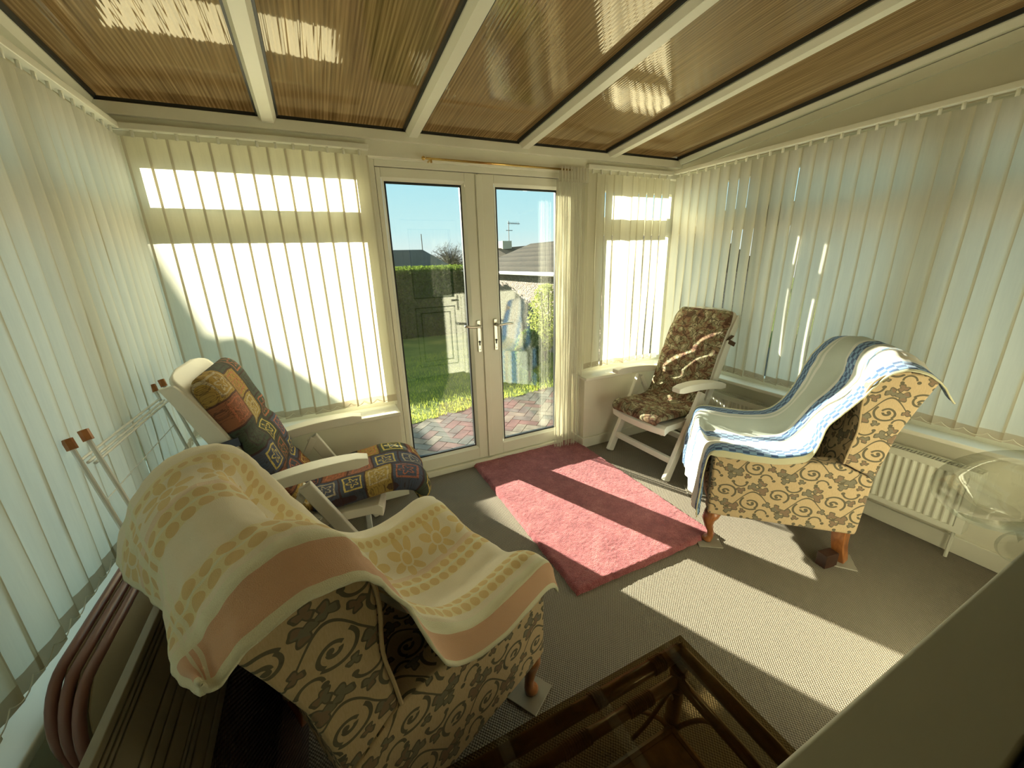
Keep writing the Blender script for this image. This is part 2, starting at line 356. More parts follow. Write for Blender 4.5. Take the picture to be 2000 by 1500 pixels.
# ================================================================== mesh helpers
def link(name, me, mat, parent=None):
    o = bpy.data.objects.new(name, me); COL.objects.link(o)
    for mm in (mat if isinstance(mat, (list, tuple)) else [mat]): me.materials.append(mm)
    if parent: o.parent = parent
    return o
def tag(o, label=None, cat=None, group=None, kind=None):
    if label: o['label'] = label
    if cat: o['category'] = cat
    if group: o['group'] = group
    if kind: o['kind'] = kind
    return o
def empty(name, loc=(0, 0, 0), rz=0, **kw):
    o = bpy.data.objects.new(name, None); COL.objects.link(o); o.location = loc; o.rotation_euler = (0, 0, rz); o.empty_display_size = .05
    return tag(o, **kw)
class MB:
    def __init__(s): s.v = []; s.f = []; s.uv = {}; s.mi = {}
    def add(s, vs, fs, mi=0):
        k = len(s.v); s.v += [tuple(p) for p in vs]
        for f_ in fs:
            if mi: s.mi[len(s.f)] = mi
            s.f.append(tuple(i+k for i in f_))
        return s
    def box(s, x0, x1, y0, y1, z0, z1, mi=0):
        vs = [(x, y, z) for x in (x0, x1) for y in (y0, y1) for z in (z0, z1)]
        return s.add(vs, [(0, 1, 3, 2), (4, 6, 7, 5), (0, 4, 5, 1), (2, 3, 7, 6), (0, 2, 6, 4), (1, 5, 7, 3)], mi)
    def bar(s, p, q, w, d, upv=(0, 0, 1), mi=0):
        """square bar between two points; w across, d along up"""
        p = Vector(p); q = Vector(q); t = (q-p).normalized(); U = Vector(upv); sx_ = t.cross(U)
        if sx_.length < 1e-4: sx_ = t.cross(Vector((1, 0, 0)))
        sx_.normalize(); U = sx_.cross(t).normalized(); vs = []
        for e_ in (p, q):
            for i, j in ((-1, -1), (1, -1), (1, 1), (-1, 1)): vs.append(e_+sx_*(i*w/2)+U*(j*d/2))
        return s.add(vs, [(3, 2, 1, 0), (4, 5, 6, 7), (0, 1, 5, 4), (1, 2, 6, 5), (2, 3, 7, 6), (3, 0, 4, 7)], mi)
    def tube(s, pts, r, n=8, mi=0, cap=True):
        pts = [Vector(p) for p in pts]; rs = r if isinstance(r, (list, tuple)) else [r]*len(pts); vs = []; fs = []
        prev = None
        for i, p in enumerate(pts):
            t = (pts[min(i+1, len(pts)-1)]-pts[max(i-1, 0)]).normalized()
            if prev is None:
                ref = Vector((0, 0, 1)) if abs(t.z) < .9 else Vector((1, 0, 0)); A = t.cross(ref).normalized()
            else: A = (prev-t*prev.dot(t)).normalized()
            prev = A; B = t.cross(A)
            for k in range(n):
                an = 2*math.pi*k/n; vs.append(p+A*(math.cos(an)*rs[i])+B*(math.sin(an)*rs[i]))
        for i in range(len(pts)-1):
            for k in range(n): fs.append((i*n+k, i*n+(k+1) % n, (i+1)*n+(k+1) % n, (i+1)*n+k))
        if cap: fs.append(tuple(range(n-1, -1, -1))); fs.append(tuple(range((len(pts)-1)*n, len(pts)*n)))
        return s.add(vs, fs, mi)
    def lathe(s, prof, cx=0, cy=0, n=24, mi=0, cap=True):
        vs = []; fs = []
        for r_, z_ in prof:
            for k in range(n): an = 2*math.pi*k/n; vs.append((cx+math.cos(an)*r_, cy+math.sin(an)*r_, z_))
        for i in range(len(prof)-1):
            for k in range(n): fs.append((i*n+k, i*n+(k+1) % n, (i+1)*n+(k+1) % n, (i+1)*n+k))
        if cap: fs.append(tuple(range(n-1, -1, -1))); fs.append(tuple(range((len(prof)-1)*n, len(prof)*n)))
        return s.add(vs, fs, mi)
    def prism(s, poly, a0, a1, axis='y', mi=0):
        """extrude 2-D polygon (x,z) along y, (y,z) along x or (x,y) along z"""
        def P(p, t): return (p[0], t, p[1]) if axis == 'y' else ((t, p[0], p[1]) if axis == 'x' else (p[0], p[1], t))
        n = len(poly); vs = [P(p, a0) for p in poly]+[P(p, a1) for p in poly]
        fs = [tuple(range(n)), tuple(range(2*n-1, n-1, -1))]+[(i, i+n, (i+1) % n+n, (i+1) % n) for i in range(n)]
        return s.add(vs, fs, mi)
    def grid(s, fn, nu, nv, mi=0):
        vs = []; uvs = []; 
        for j in range(nv+1):
            for i in range(nu+1):
                p, uv = fn(i/nu, j/nv); vs.append(p); uvs.append(uv)
        k = len(s.v); fs = [(j*(nu+1)+i, j*(nu+1)+i+1, (j+1)*(nu+1)+i+1, (j+1)*(nu+1)+i) for j in range(nv) for i in range(nu)]
        s.add(vs, fs, mi)
        for i, q in enumerate(uvs): s.uv[k+i] = q
        return s
    def build(s, name, mat, parent=None, smooth=False, bevel=0, seg=2, boxuv=False, solid=0, sub=0, fixn=True, off=(0, 0)):
        me = bpy.data.meshes.new(name); me.from_pydata(s.v, [], s.f); me.update()
        if s.mi:
            for i, q in s.mi.items(): me.polygons[i].material_index = q
        if fixn:
            bm = bmesh.new(); bm.from_mesh(me); bmesh.ops.recalc_face_normals(bm, faces=bm.faces)
            if bevel: 
                bmesh.ops.bevel(bm, geom=[e_ for e_ in bm.edges if e_.is_manifold and e_.calc_face_angle(0) > .5], offset=bevel, segments=seg, affect='EDGES', profile=.5)
            bm.to_mesh(me); bm.free()
        if s.uv:
            L = me.uv_layers.new(name='UVMap')
            for lp in me.loops: L.data[lp.index].uv = s.uv.get(lp.vertex_index, (0, 0))
        if boxuv:
            L = me.uv_layers.new(name='UVMap')
            for p in me.polygons:
                nn = p.normal
                for li in p.loop_indices:
                    q = me.vertices[me.loops[li].vertex_index].co
                    if abs(nn.y) >= abs(nn.x) and abs(nn.y) >= abs(nn.z): uv = (q.x, q.z)
                    elif abs(nn.x) >= abs(nn.z): uv = (q.y, q.z)
                    else: uv = (q.x, q.y)
                    L.data[li].uv = (uv[0]+off[0]+3, uv[1]+off[1]+3)
        if smooth or bevel:
            for p in me.polygons: p.use_smooth = True
        o = link(name, me, mat, parent)
        if solid: md = o.modifiers.new('solid', 'SOLIDIFY'); md.thickness = solid; md.offset = 0
        if sub: md = o.modifiers.new('sub', 'SUBSURF'); md.levels = sub; md.render_levels = sub
        if bevel and not sub:
            md = o.modifiers.new('wn', 'WEIGHTED_NORMAL'); md.keep_sharp = False
        return o
def struct(o): o['kind'] = 'structure'; return o
def lerp(a_, b_, t): return a_+(b_-a_)*t
def spline(pts, n):
    """Catmull-Rom resample of a list of tuples"""
    P = [Vector(p) for p in pts]; P = [P[0]*2-P[1]]+P+[P[-1]*2-P[-2]]; out = []; m_ = len(P)-3
    for i in range(n+1):
        t = i/n*m_; k = min(int(t), m_-1); f_ = t-k; p0, p1, p2, p3 = P[k:k+4]
        out.append(.5*((2*p1)+(p2-p0)*f_+(2*p0-5*p1+4*p2-p3)*f_*f_+(3*p1-p0-3*p2+p3)*f_**3))
    return out

RX = 3.60; BY = -2.60
def roofz(y): return 2.215+.10*(-y-.12)

# ================================================================== room shell
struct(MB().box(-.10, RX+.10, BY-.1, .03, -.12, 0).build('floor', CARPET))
# front dwarf walls + lintel/eaves beam
wf = MB()
wf.box(-.12, 1.16, -.20, .05, 0, .585); wf.box(2.62, RX+.12, -.20, .05, 0, .585)
wf.box(-.12, RX+.12, -.10, .06, 2.105, 2.21)
wf.box(-.12, RX+.12, -.125, -.02, 2.185, 2.235)
o = struct(wf.build('wall_front', WALLP, bevel=.003))
struct(MB().box(-.12, .10, BY, -.201, 0, .585).build('wall_left', WALLP))
struct(MB().box(3.58, RX+.12, BY, -.201, 0, .585).build('wall_right', WALLP))
# sills
struct(MB().box(-.1, 1.165, -.228, -.0, .586, .612).build('trim_1', SILL, bevel=.006))
struct(MB().box(2.615, 3.49, -.228, -.0, .586, .612).build('trim_2', SILL, bevel=.006))
struct(MB().box(-.1, .135, BY, -.229, .586, .612).build('trim_3', SILL, bevel=.006))
struct(MB().box(3.49, RX+.1, BY, -.0, .586, .612).build('trim_4', SILL, bevel=.006))
# skirtings
struct(MB().box(.101, 1.16, -.215, -.2005, .001, .085).build('baseboard_front_left', UPVC, bevel=.003))
sk = MB(); sk.box(2.606, 3.56, -.215, -.2005, .001, .085); sk.box(2.605, 2.6195, -.2, -.002, .001, .085)
struct(sk.build('baseboard_front_right', UPVC, bevel=.003))
struct(MB().box(.1005, .115, BY, -.216, .001, .085).build('baseboard_left', UPVC, bevel=.003))
struct(MB().box(3.565, 3.5795, BY, -.216, .001, .095).build('baseboard_right', UPVC, bevel=.003))
# gable panels on the side walls (follow the roof slope)
gp = MB().prism([(.06, 2.14), (BY, 2.14), (BY, roofz(BY)+.02), (.06, roofz(.06)+.02)], RX-.02, RX+.1, 'x'); struct(gp.build('wall_gable_right', WALLP))
gp = MB().prism([(.06, 2.14), (BY, 2.14), (BY, roofz(BY)+.02), (.06, roofz(.06)+.02)], -.1, .0, 'x'); struct(gp.build('wall_gable_left', WALLP))

# windows in frame + panes
def window_x(name, x0, x1, lo, hi, lox, hix):
    """front wall window, lo/hi = (z0,z1) of lower and top panes, lox/hix their x ranges"""
    f_ = MB(); y0, y1 = -.045, .02
    f_.box(x0, x1, y0, y1, .612, lo[0]); f_.box(x0, x1, y0, y1, lo[1], hi[0]); f_.box(x0, x1, y0, y1, hi[1], 2.105)
    f_.box(x0, lox[0], y0, y1, lo[0], lo[1]); f_.box(lox[1], x1, y0, y1, lo[0], lo[1])
    f_.box(x0, hix[0], y0, y1, hi[0], hi[1]); f_.box(hix[1], x1, y0, y1, hi[0], hi[1])
    w = struct(f_.build(name, UPVC))
    MB().box(lox[0], lox[1], -.012, -.008, lo[0], lo[1]).box(hix[0], hix[1], -.012, -.008, hi[0], hi[1]).build('pane', WPANE, w)
    return w
window_x('window_1', -.06, 1.165, (.66, 1.69), (1.83, 2.02), (.034, 1.08), (.096, 1.065))
window_x('window_2', 2.60, RX+.02, (.655, 1.69), (1.82, 2.005), (2.805, 3.56), (2.845, 3.56))
def window_y(name, xa, xb, xp):
    f_ = MB(); ys = [-.05, -.90, -1.75, BY]
    f_.box(xa, xb, BY, -.046, .612, .66); f_.box(xa, xb, BY, -.046, 1.69, 1.83); f_.box(xa, xb, BY, -.046, 2.03, 2.14)
    for yy in ys[1:-1]: f_.box(xa, xb, yy-.06, yy+.06, .66, 2.03)
    f_.box(xa, xb, -.09, -.046, .66, 2.03); f_.box(xa, xb, BY, BY+.05, .66, 2.03)
    w = struct(f_.build(name, UPVC)); p_ = MB()
    for i in range(3): p_.box(xp, xp+.004, ys[i+1]+.06, ys[i]-.06, .66, 1.69); p_.box(xp, xp+.004, ys[i+1]+.06, ys[i]-.06, 1.83, 2.03)
    p_.build('pane', WPANE, w); return w
window_y('window_3', -.06, .0, -.03); window_y('window_4', RX, RX+.06, RX+.03)
# ---- French doors
d1 = struct(empty('door_1', (1.86, 0, 0)))
OX = -1.86
fr_ = MB(); fr_.box(1.165+OX, 1.205+OX, -.055, .03, .0, 2.105); fr_.box(2.505+OX, 2.60+OX, -.055, .03, 0, 2.105)
fr_.box(1.205+OX, 2.505+OX, -.055, .03, 2.065, 2.105); fr_.box(1.205+OX, 2.505+OX, -.075, .03, 0.001, .045)
fr_.build('door_frame', UPVC, d1, bevel=.004)
arch = MB()   # raised cover trim round the frame
arch.box(1.155+OX, 1.178+OX, -.068, -.056, .612, 2.118); arch.box(1.155+OX, 2.555+OX, -.068, -.056, 2.100, 2.118)
arch.build('architrave', UPVC, d1, bevel=.004)
def leaf(x0, x1, p0, p1):
    x0 += OX; x1 += OX; p0 += OX; p1 += OX; z0, z1, zb, zt = .048, 2.062, .156, 1.992
    L = MB(); L.box(x0, p0-.018, -.05, .01, z0, z1); L.box(p1+.018, x1, -.05, .01, z0, z1); L.box(p0-.018, p1+.018, -.05, .01, z0, zb-.018); L.box(p0-.018, p1+.018, -.05, .01, zt+.018, z1)
    lf = L.build('door_leaf', UPVC, d1, bevel=.003)
    # sloping glazing bead
    B = MB(); q = [(p0-.018, zb-.018), (p1+.018, zb-.018), (p1+.018, zt+.018), (p0-.018, zt+.018)]; r = [(p0, zb), (p1, zb), (p1, zt), (p0, zt)]
    vs = [(X_, -.05, Z_) for X_, Z_ in q]+[(X_, -.030, Z_) for X_, Z_ in r]+[(X_, .01, Z_) for X_, Z_ in r]
    B.add(vs, [(i, (i+1) % 4, 4+(i+1) % 4, 4+i) for i in range(4)]+[(4+i, 4+(i+1) % 4, 8+(i+1) % 4, 8+i) for i in range(4)])
    B.build('glazing_bead', UPVC, lf)
    Gk = MB(); w_ = .010
    Gk.box(p0, p0+w_, -.028, -.006, zb, zt); Gk.box(p1-w_, p1, -.028, -.006, zb, zt); Gk.box(p0+w_, p1-w_, -.028, -.006, zb, zb+w_); Gk.box(p0+w_, p1-w_, -.028, -.006, zt-w_, zt)
    Gk.build('gasket', DARKSEAL, lf)
    MB().box(p0+w_, p1-w_, -.018, -.002, zb+w_, zt-w_).build('pane', PANE, lf)
    return lf
l1 = leaf(1.207, 1.838, 1.254, 1.734); l2 = leaf(1.842, 2.503, 1.973, 2.455)
MB().box(1.824+OX, 1.868+OX, -.062, -.051, .055, 2.055).build('cover_strip', UPVC, l2, bevel=.004)
def handle(xc, sgn, par):
    xc += OX; h_ = MB(); h_.box(xc-.014, xc+.014, -.0605, -.0515, .895, 1.125)
    hp = h_.build('handle_plate', CHROME, par, bevel=.004)
    L = MB(); L.tube([(xc, -.061, 1.085), (xc, -.095, 1.085)], .011, 12)
    pts = [(xc-.004*sgn, -.098, 1.085), (xc+sgn*.03, -.102, 1.086), (xc+sgn*.075, -.102, 1.090), (xc+sgn*.118, -.100, 1.098 if sgn < 0 else 1.088)]
    L.tube(spline(pts, 8), .009, 10); L.build('lever', CHROME, hp, smooth=True)
    K = MB(); K.tube([(xc, -.0608, .972), (xc, -.064, .972)], .0085, 14); K.box(xc-.0045, xc+.0045, -.0638, -.0607, .945, .972); K.tube([(xc, -.0608, .915), (xc, -.0635, .915)], .003, 8)
    K.build('keyhole', DARKSEAL, hp)
handle(1.795, -1, l1); handle(1.925, 1, l2)

# ---- roof: bronze sheets between rafters
ceil = struct(empty('ceiling', (RX/2, -1.3, roofz(-1.3))))
rx = [.0, .708, 1.430, 2.155, 2.865, 3.58]
for i in range(5):
    x0, x1 = rx[i]-RX/2+(.0 if i == 0 else .0), rx[i+1]-RX/2
    p_ = MB(); z_a = roofz(.05)+.048-roofz(-1.3); z_b = roofz(BY-.05)+.048-roofz(-1.3)
    vs = [(x0, 1.35, z_a), (x1, 1.35, z_a), (x1, BY+1.25, z_b), (x0, BY+1.25, z_b)]; vs += [(X_, Y_, Z_+.016) for X_, Y_, Z_ in vs]
    p_.add(vs, [(0, 1, 2, 3), (7, 6, 5, 4), (0, 4, 5, 1), (1, 5, 6, 2), (2, 6, 7, 3), (3, 7, 4, 0)]); p_.build('roof_sheet', POLY, ceil)
for i, X_ in enumerate(rx):
    hw = .040; t_ = MB()
    if i == 0: X_ = .018
    if i == 5: X_ = 3.565
    prof = [(X_-hw, .047), (X_-hw, .020), (X_-hw*.62, -.006), (X_+hw*.62, -.006), (X_+hw, .020), (X_+hw, .047)]
    n_ = len(prof); vs = [(px, -.115, roofz(-.115)+pz) for px, pz in prof]+[(px, BY-.02, roofz(BY-.02)+pz) for px, pz in prof]
    t_.add(vs, [tuple(range(n_)), tuple(range(2*n_-1, n_-1, -1))]+[(k, k+n_, (k+1) % n_+n_, (k+1) % n_) for k in range(n_)])
    rf = struct(t_.build('trim_%d' % (5+i), UPVC))
    gk = MB()
    for s_ in (-1, 1):
        xx = X_+s_*(hw+.005); gk.bar((xx, -.11, roofz(-.11)+.036), (xx, BY, roofz(BY)+.036), .010, .020)
    gk.build('rafter_gasket', DARKSEAL, rf)
# outside roof rafters cap? dark flashing under eaves
struct(MB().box(0, RX, -.118, -.10, 2.236, 2.252).build('trim_11', DARKSEAL))
# fascia rail on right gable
t_ = MB(); t_.bar((3.575, -.12, roofz(-.12)-.035), (3.575, BY, roofz(BY)-.035), .02, .05); struct(t_.build('trim_12', UPVC))

# ---- house wall behind the camera, with the open window the picture is taken through
wb = MB(); yb0, yb1 = -2.72, BY
wb.box(-.12, .12, yb0, yb1, 0, 2.6); wb.box(.12, 1.70, yb0, yb1, 0, 1.12); wb.box(.12, 1.70, yb0, yb1, 2.28, 2.6)
wb.box(1.70, 1.78, yb0, yb1, 0, 2.6); wb.box(1.78, 2.62, yb0, yb1, 2.10, 2.6); wb.box(2.62, RX+.12, yb0, yb1, 0, 2.6)
struct(wb.build('wall_back', WALLP))
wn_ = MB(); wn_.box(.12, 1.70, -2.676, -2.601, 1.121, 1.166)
w5 = struct(wn_.build('window_5', FRAMESHADE, bevel=.004))
MB().box(.12, 1.70, -2.70, -2.677, 1.121, 1.150).build('gasket', DARKSEAL, w5)
# house room beyond (dim)
hr = MB(); hr.box(-.6, 4.2, -4.3, -4.2, -.1, 2.7); hr.box(-.7, -.6, -4.3, yb0, -.1, 2.7); hr.box(4.2, 4.3, -4.3, yb0, -.1, 2.7); hr.box(-.7, 4.3, -4.3, yb0, 2.6, 2.7); hr.box(-.7, 4.3, -4.3, yb0-.001, -.2, -.1)
hr.box(-.7, -.121, yb0, yb0+.05, -.1, 2.7); hr.box(RX+.121, 4.3, yb0, yb0+.05, -.1, 2.7)
struct(hr.build('wall_house_room', DARKROOM))
# white house door (seen mirrored in the French door glass)
d2 = struct(empty('door_2', (2.2, BY, 0)))
D = MB(); D.box(-.42, -.36, -.08, .012, 0, 2.1); D.box(.36, .42, -.08, .012, 0, 2.1); D.box(-.36, .36, -.08, .012, 2.04, 2.1); D.build('door_frame', UPVC, d2, bevel=.004)
D = MB(); D.box(-.355, -.27, -.05, .0, .02, 2.03); D.box(.27, .355, -.05, .0, .02, 2.03); D.box(-.27, .27, -.05, 0, .02, .16); D.box(-.27, .27, -.05, 0, .96, 1.08); D.box(-.27, .27, -.05, 0, 1.93, 2.03)
dl = D.build('door_leaf', UPVC, d2, bevel=.004)
D = MB(); D.box(-.27, .27, -.045, -.015, .16, .96); 
for ins, yy in ((.03, -.006), (.09, -.010), (.15, -.004)):
    for (xa, xb, za, zb_) in ((-.27+ins, .27-ins, .16+ins, .17+ins), (-.27+ins, .27-ins, .95-ins, .96-ins), (-.27+ins, -.26+ins, .17+ins, .95-ins), (.26-ins, .27-ins, .17+ins, .95-ins)): D.box(xa, xb, -.016, yy, za, zb_)
D.build('door_panel', UPVC, dl)
GK = MB()
for (xa, xb, za, zb_) in ((-.27, .27, .16, .96), (-.27, .27, 1.08, 1.93), (-.20, .20, .23, .89)):
    wd_ = .006
    GK.box(xa, xb, -.012, .0015, za, za+wd_); GK.box(xa, xb, -.012, .0015, zb_-wd_, zb_); GK.box(xa, xa+wd_, -.012, .0015, za+wd_, zb_-wd_); GK.box(xb-wd_, xb, -.012, .0015, za+wd_, zb_-wd_)
GK.build('gasket', DARKSEAL, dl)
def fcur(i, j):
    X_ = lerp(-.26, .26, i); return ((X_, -.075+.008*math.sin(i*70), lerp(1.07, 1.94, j)), (X_, j))
MB().grid(fcur, 90, 1).build('net_curtain', NET, dl)
MB().box(-.27, .27, -.03, -.024, 1.08, 1.93).build('pane', PANE, dl)
D = MB(); D.tube([(.31, .001, 1.04), (.31, .035, 1.04), (.21, .04, 1.04)], .009, 8); D.box(.297, .323, .0005, .008, .9, 1.1); D.build('door_handle', CHROME, dl)

# ================================================================== vertical blinds
def slat_mesh(h, w, ang, seed, wav=.004, bul=.006, se=.115):
    """slat hanging from z=0 down to -h, local; its width direction is rotated by ang about z"""
    rnd = random.Random(seed); mb = MB(); nv = 16; ph = rnd.random()*6; ca, sa = math.cos(ang), math.sin(ang); tw = rnd.uniform(-.05, .05)
    def pt(i, t):
        u_ = (i-.5)*w; a2 = ang+tw*t; ca, sa = math.cos(a2), math.sin(a2)
        dep = bul*(1-(2*i-1)**2)+wav*math.sin(ph+t*7.5)*(.3+t)*(.3+i)
        return (u_*ca-dep*sa, u_*sa+dep*ca, -h*t)
    hem = 1-.045/h
    ts = [k/nv*hem for k in range(nv+1)]+[1.0]
    us = [0, se, .5, 1-se, 1]; nu = 4; vs = [pt(q, t) for t in ts for q in us]
    fs = []
    mb.v = vs
    for j in range(len(ts)-1):
        for i in range(nu):
            if j == len(ts)-2: mb.mi[len(mb.f)] = 1
            elif i in (0, 3): mb.mi[len(mb.f)] = 3
            mb.f.append((j*(nu+1)+i, j*(nu+1)+i+1, (j+1)*(nu+1)+i+1, (j+1)*(nu+1)+i))
    # carrier clip
    mb.box(-.006, .006, -.004, .004, -.002, .030, 2)
    return mb
def blind(name, p0, p1, z_rail, n, h, ang, label, group=None, w=.089, wav=.004, jit=.05, gap=None, tweak=None, cord=True, rail_lip=True, se=.115):
    """p0->p1 run of the headrail (xy)"""
    P0 = Vector((p0[0], p0[1], 0)); P1 = Vector((p1[0], p1[1], 0)); d_ = (P1-P0); L = d_.length; th_ = math.atan2(d_.y, d_.x)
    root = empty(name, (P0.x, P0.y, z_rail), th_, label=label, cat='blind')
    hrail = MB(); hrail.box(-.01, L+.01, -.020, .020, .003, .030); hrail.build('headrail', UPVC, root, bevel=.003)
    sp = L/n; cache = []
    for i in range(n):
        a_ = ang+random.uniform(-jit, jit)
        if tweak and i in tweak: a_ = tweak[i]
        mb = slat_mesh(h+random.uniform(-.004, .004), w, a_, i+hash(name) % 1 + int(P0.x*100), wav, se=se)
        o = mb.build('slat', [BLIND, HEM, UPVC, OVERLAP], root, smooth=True, fixn=False)
        o.location = ((i+.5)*sp, 0, -.022)
        cache.append((i+.5)*sp)
    # bead chain joining the slat bottoms
    for s_ in (-1, 1):
        pts = []
        for i in range(n-1):
            xa, xb = cache[i], cache[i+1]
            for k in range(6):
                t = k/6; sag = -.020*4*t*(1-t); pts.append((lerp(xa, xb, t), s_*.012, -.022-h+.030+sag))
        MB().tube(pts, .0014, 5).build('bottom_chain', UPVC, root)
    return root
blind('vertical_blind', (.035, -.115), (1.165, -.115), 2.125, 14, 1.445, math.radians(6), 'cream vertical blind over the left front window, glowing in sunlight, left of the French doors')
blind('vertical_blind', (2.665, -.115), (3.46, -.115), 2.125, 10, 1.445, math.radians(10), 'narrow cream vertical blind over the front window right of the French doors', tweak={4: math.radians(-35)}, se=.07)
blind('vertical_blind', (.100, -.13), (.100, -2.56), 2.125, 31, 1.44, math.radians(-7), 'cream vertical blind along the left wall, bright slits between its slats', wav=.007, jit=.09, se=.05)
blind('vertical_blind', (3.475, -.16), (3.475, -2.56), 2.125, 31, 1.43, math.radians(-9), 'cream vertical blind along the right wall above the radiator', wav=.005, jit=.08, se=.05)

# ================================================================== curtain rod and string curtain
cr_ = empty('curtain_rod', (1.96, -.14, 2.105), label='thin brass curtain rod with a small finial above the French doors', cat='curtain rod')
MB().tube([(-.47, 0, 0), (.55, 0, 0)], .0065, 12).build('rod', BRASS, cr_, smooth=True)
MB().lathe([(.001, -.012), (.010, -.008), (.012, 0), (.008, .008), (.001, .012)], n=12).build('finial', BRASS, cr_, smooth=True).location = (-.485, 0, 0)
MB().tube([(-.44, 0, 0), (-.44, .07, -.004)], .005, 8).tube([(-.44, .0, 0), (-.44, 0, -.022)], .006, 8).build('bracket', BRASS, cr_)
MB().tube([(.53, 0, 0), (.53, .06, -.004)], .005, 8).build('bracket', BRASS, cr_)
sc_ = empty('string_curtain', (2.525, -.14, 2.105), label='white string curtain gathered at the right end of the brass rod beside the French doors', cat='curtain')
def fh(i, j): return ((lerp(-.12, .12, i), .014*math.sin(i*60)+(-.002), lerp(.018, -.075, j)), (i, j))
MB().grid(fh, 120, 3).build('header_tape', STRING, sc_, smooth=True)
st_ = MB(); rs = random.Random(3)
for k in range(78):
    x0 = rs.uniform(-.115, .115) if k > 12 else rs.uniform(-.14, -.10)
    dx = rs.uniform(-.012, .012); yo = rs.uniform(-.018, .018); pts = []
    for j in range(9): t = j/8; pts.append((x0+dx*t+.003*math.sin(t*9+k), yo+.003*math.sin(t*11+k*2), lerp(-.06, -2.085+rs.uniform(0, .02), t)))
    st_.tube(pts, .0015, 4)
tag(st_.build('strings', STRING, sc_), kind='stuff')

# ================================================================== rug
rg = MB(); NX, NY = 150, 230
def frug(i, j):
    x_ = lerp(-.47, .47, i); y_ = lerp(-.735, .735, j); e_ = min(min(i, 1-i)*.94, min(j, 1-j)*1.47)
    hgt = .022*min(1, (e_/.018))**.5+.003
    n_ = noise.noise(Vector((x_*60, y_*60, 0)))*.0022+noise.noise(Vector((x_*9, y_*9, 3)))*.0025
    jx = noise.noise(Vector((x_*25, y_*25, 7)))*.006 if e_ < .02 else 0
    return ((x_+jx, y_+jx, max(.002, hgt+n_*(1 if e_ > .001 else 0)) if e_ > 1e-6 else .001), (i, j))
rg.grid(frug, NX, NY); o = rg.build('rug', RUG, smooth=True)
tag(o, 'rose pink shaggy rug on the carpet in front of the French doors', 'rug'); o.location = (2.155, -.738, .001); o.rotation_euler = (0, 0, math.radians(-.5))

# ================================================================== winged armchairs
def cabriole(h=.195, front=True):
    mb = MB()
    if front:
        pr_ = [(0, 0, h, .040), (.010, 0, h*.86, .040), (.020, 0, h*.72, .034), (.016, 0, h*.52, .022), (.004, 0, h*.32, .016), (.002, 0, h*.18, .017), (.012, 0, h*.10, .024), (.018, 0, h*.04, .026), (.018, 0, .001, .020)]
        mb.tube([(p[0], p[1], p[2]) for p in pr_], [p[3] for p in pr_], 14)
    else:
        pr_ = [(0, 0, h, .034), (-.008, 0, h*.5, .027), (-.03, 0, .001, .024)]
        pts = spline([p[:3] for p in pr_], 8); mb.tube(pts, [lerp(.044, .033, k/8) for k in range(9)], 4)
    return mb
def armchair(loc, ang, label):
    A = empty('winged_armchair', loc, math.radians(ang), label=label, cat='armchair')
    HW = .305
    # base with arms: side panels
    for s_ in (1, -1):
        sp_ = MB(); side_ = [(.035, .205), (-.03, .200), (-.625, .195), (-.640, .50), (-.50, .565), (-.30, .555), (-.05, .562), (.02, .556), (.040, .535)]
        ya, yb = (HW-.085, HW) if s_ > 0 else (-HW, -HW+.085)
        sp_.prism(side_, ya, yb, 'y'); sp_.build('arm', VINE, A, bevel=.014, seg=3, boxuv=True, off=(.03 if s_ > 0 else .12, 0))
        # wing with raked rear edge
        wg = MB(); wp = [(-.505, .572), (-.640, .504), (-.660, .62), (-.682, .74), (-.725, .86), (-.775, .985), (-.74, 1.012), (-.66, 1.022), (-.58, 1.005), (-.530, .955), (-.520, .87), (-.528, .75), (-.515, .65)]
        ya, yb = (HW-.06, HW-.002) if s_ > 0 else (-HW+.002, -HW+.06)
        wg.prism(wp, ya, yb, 'y'); w_ = wg.build('wing', VINE, A, bevel=.012, seg=3, boxuv=True, off=(.02, .07))
        yy = s_*(HW+.001); pip = MB(); pip.tube(spline([(x_, yy, z_) for x_, z_ in [(-.505, .572), (-.515, .65), (-.528, .75), (-.520, .87), (-.533, .955), (-.58, 1.005), (-.66, 1.022)]], 30), .0045, 6); pip.build('piping', VINE, w_)
    # front rail, underside, seat
    fr2 = MB(); fr2.box(-.60, .018, -HW+.08, HW-.08, .20, .36); fr2.build('seat_base', VINE, A, bevel=.01, boxuv=True, off=(.1, .1))
    cu_ = MB(); cu_.box(-.52, .045, -HW+.09, HW-.09, .362, .455); cu_.build('seat_cushion', VINE, A, bevel=.035, seg=4, boxuv=True)
    # raked back
    bk = MB(); front_ = [(-.47, .44), (-.560, .70), (-.620, .90), (-.650, .99)]; rear_ = [(-.715, 1.015), (-.765, .985), (-.715, .86), (-.672, .74), (-.640, .56), (-.630, .36), (-.52, .36)]
    poly = front_+[(-.665, 1.012), (-.69, 1.022)]+rear_
    bk.prism(poly, -HW+.045, HW-.045, 'y'); bk.build('backrest', VINE, A, bevel=.016, seg=3, boxuv=True, off=(.05, .02))
    for (x_, y_, fr__) in ((-.005, HW-.045, 1), (-.005, -HW+.045, 1), (-.585, HW-.05, 0), (-.585, -HW+.05, 0)):
        l_ = cabriole(front=bool(fr__)).build('leg', LEGW, A, smooth=bool(fr__), bevel=0 if fr__ else .004); l_.location = (x_, y_, .008)
    return A
LCH = ((1.167, -1.518, 0), 23.0); RCH = ((2.72, -1.30, 0), 137.2)
def towf(ch, P):
    a_ = math.radians(ch[1]); return (ch[0][0]+math.cos(a_)*P[0]-math.sin(a_)*P[1], ch[0][1]+math.sin(a_)*P[0]+math.cos(a_)*P[1])
armchair(*LCH, 'vine-patterned winged armchair under the yellow towel, in the left foreground')
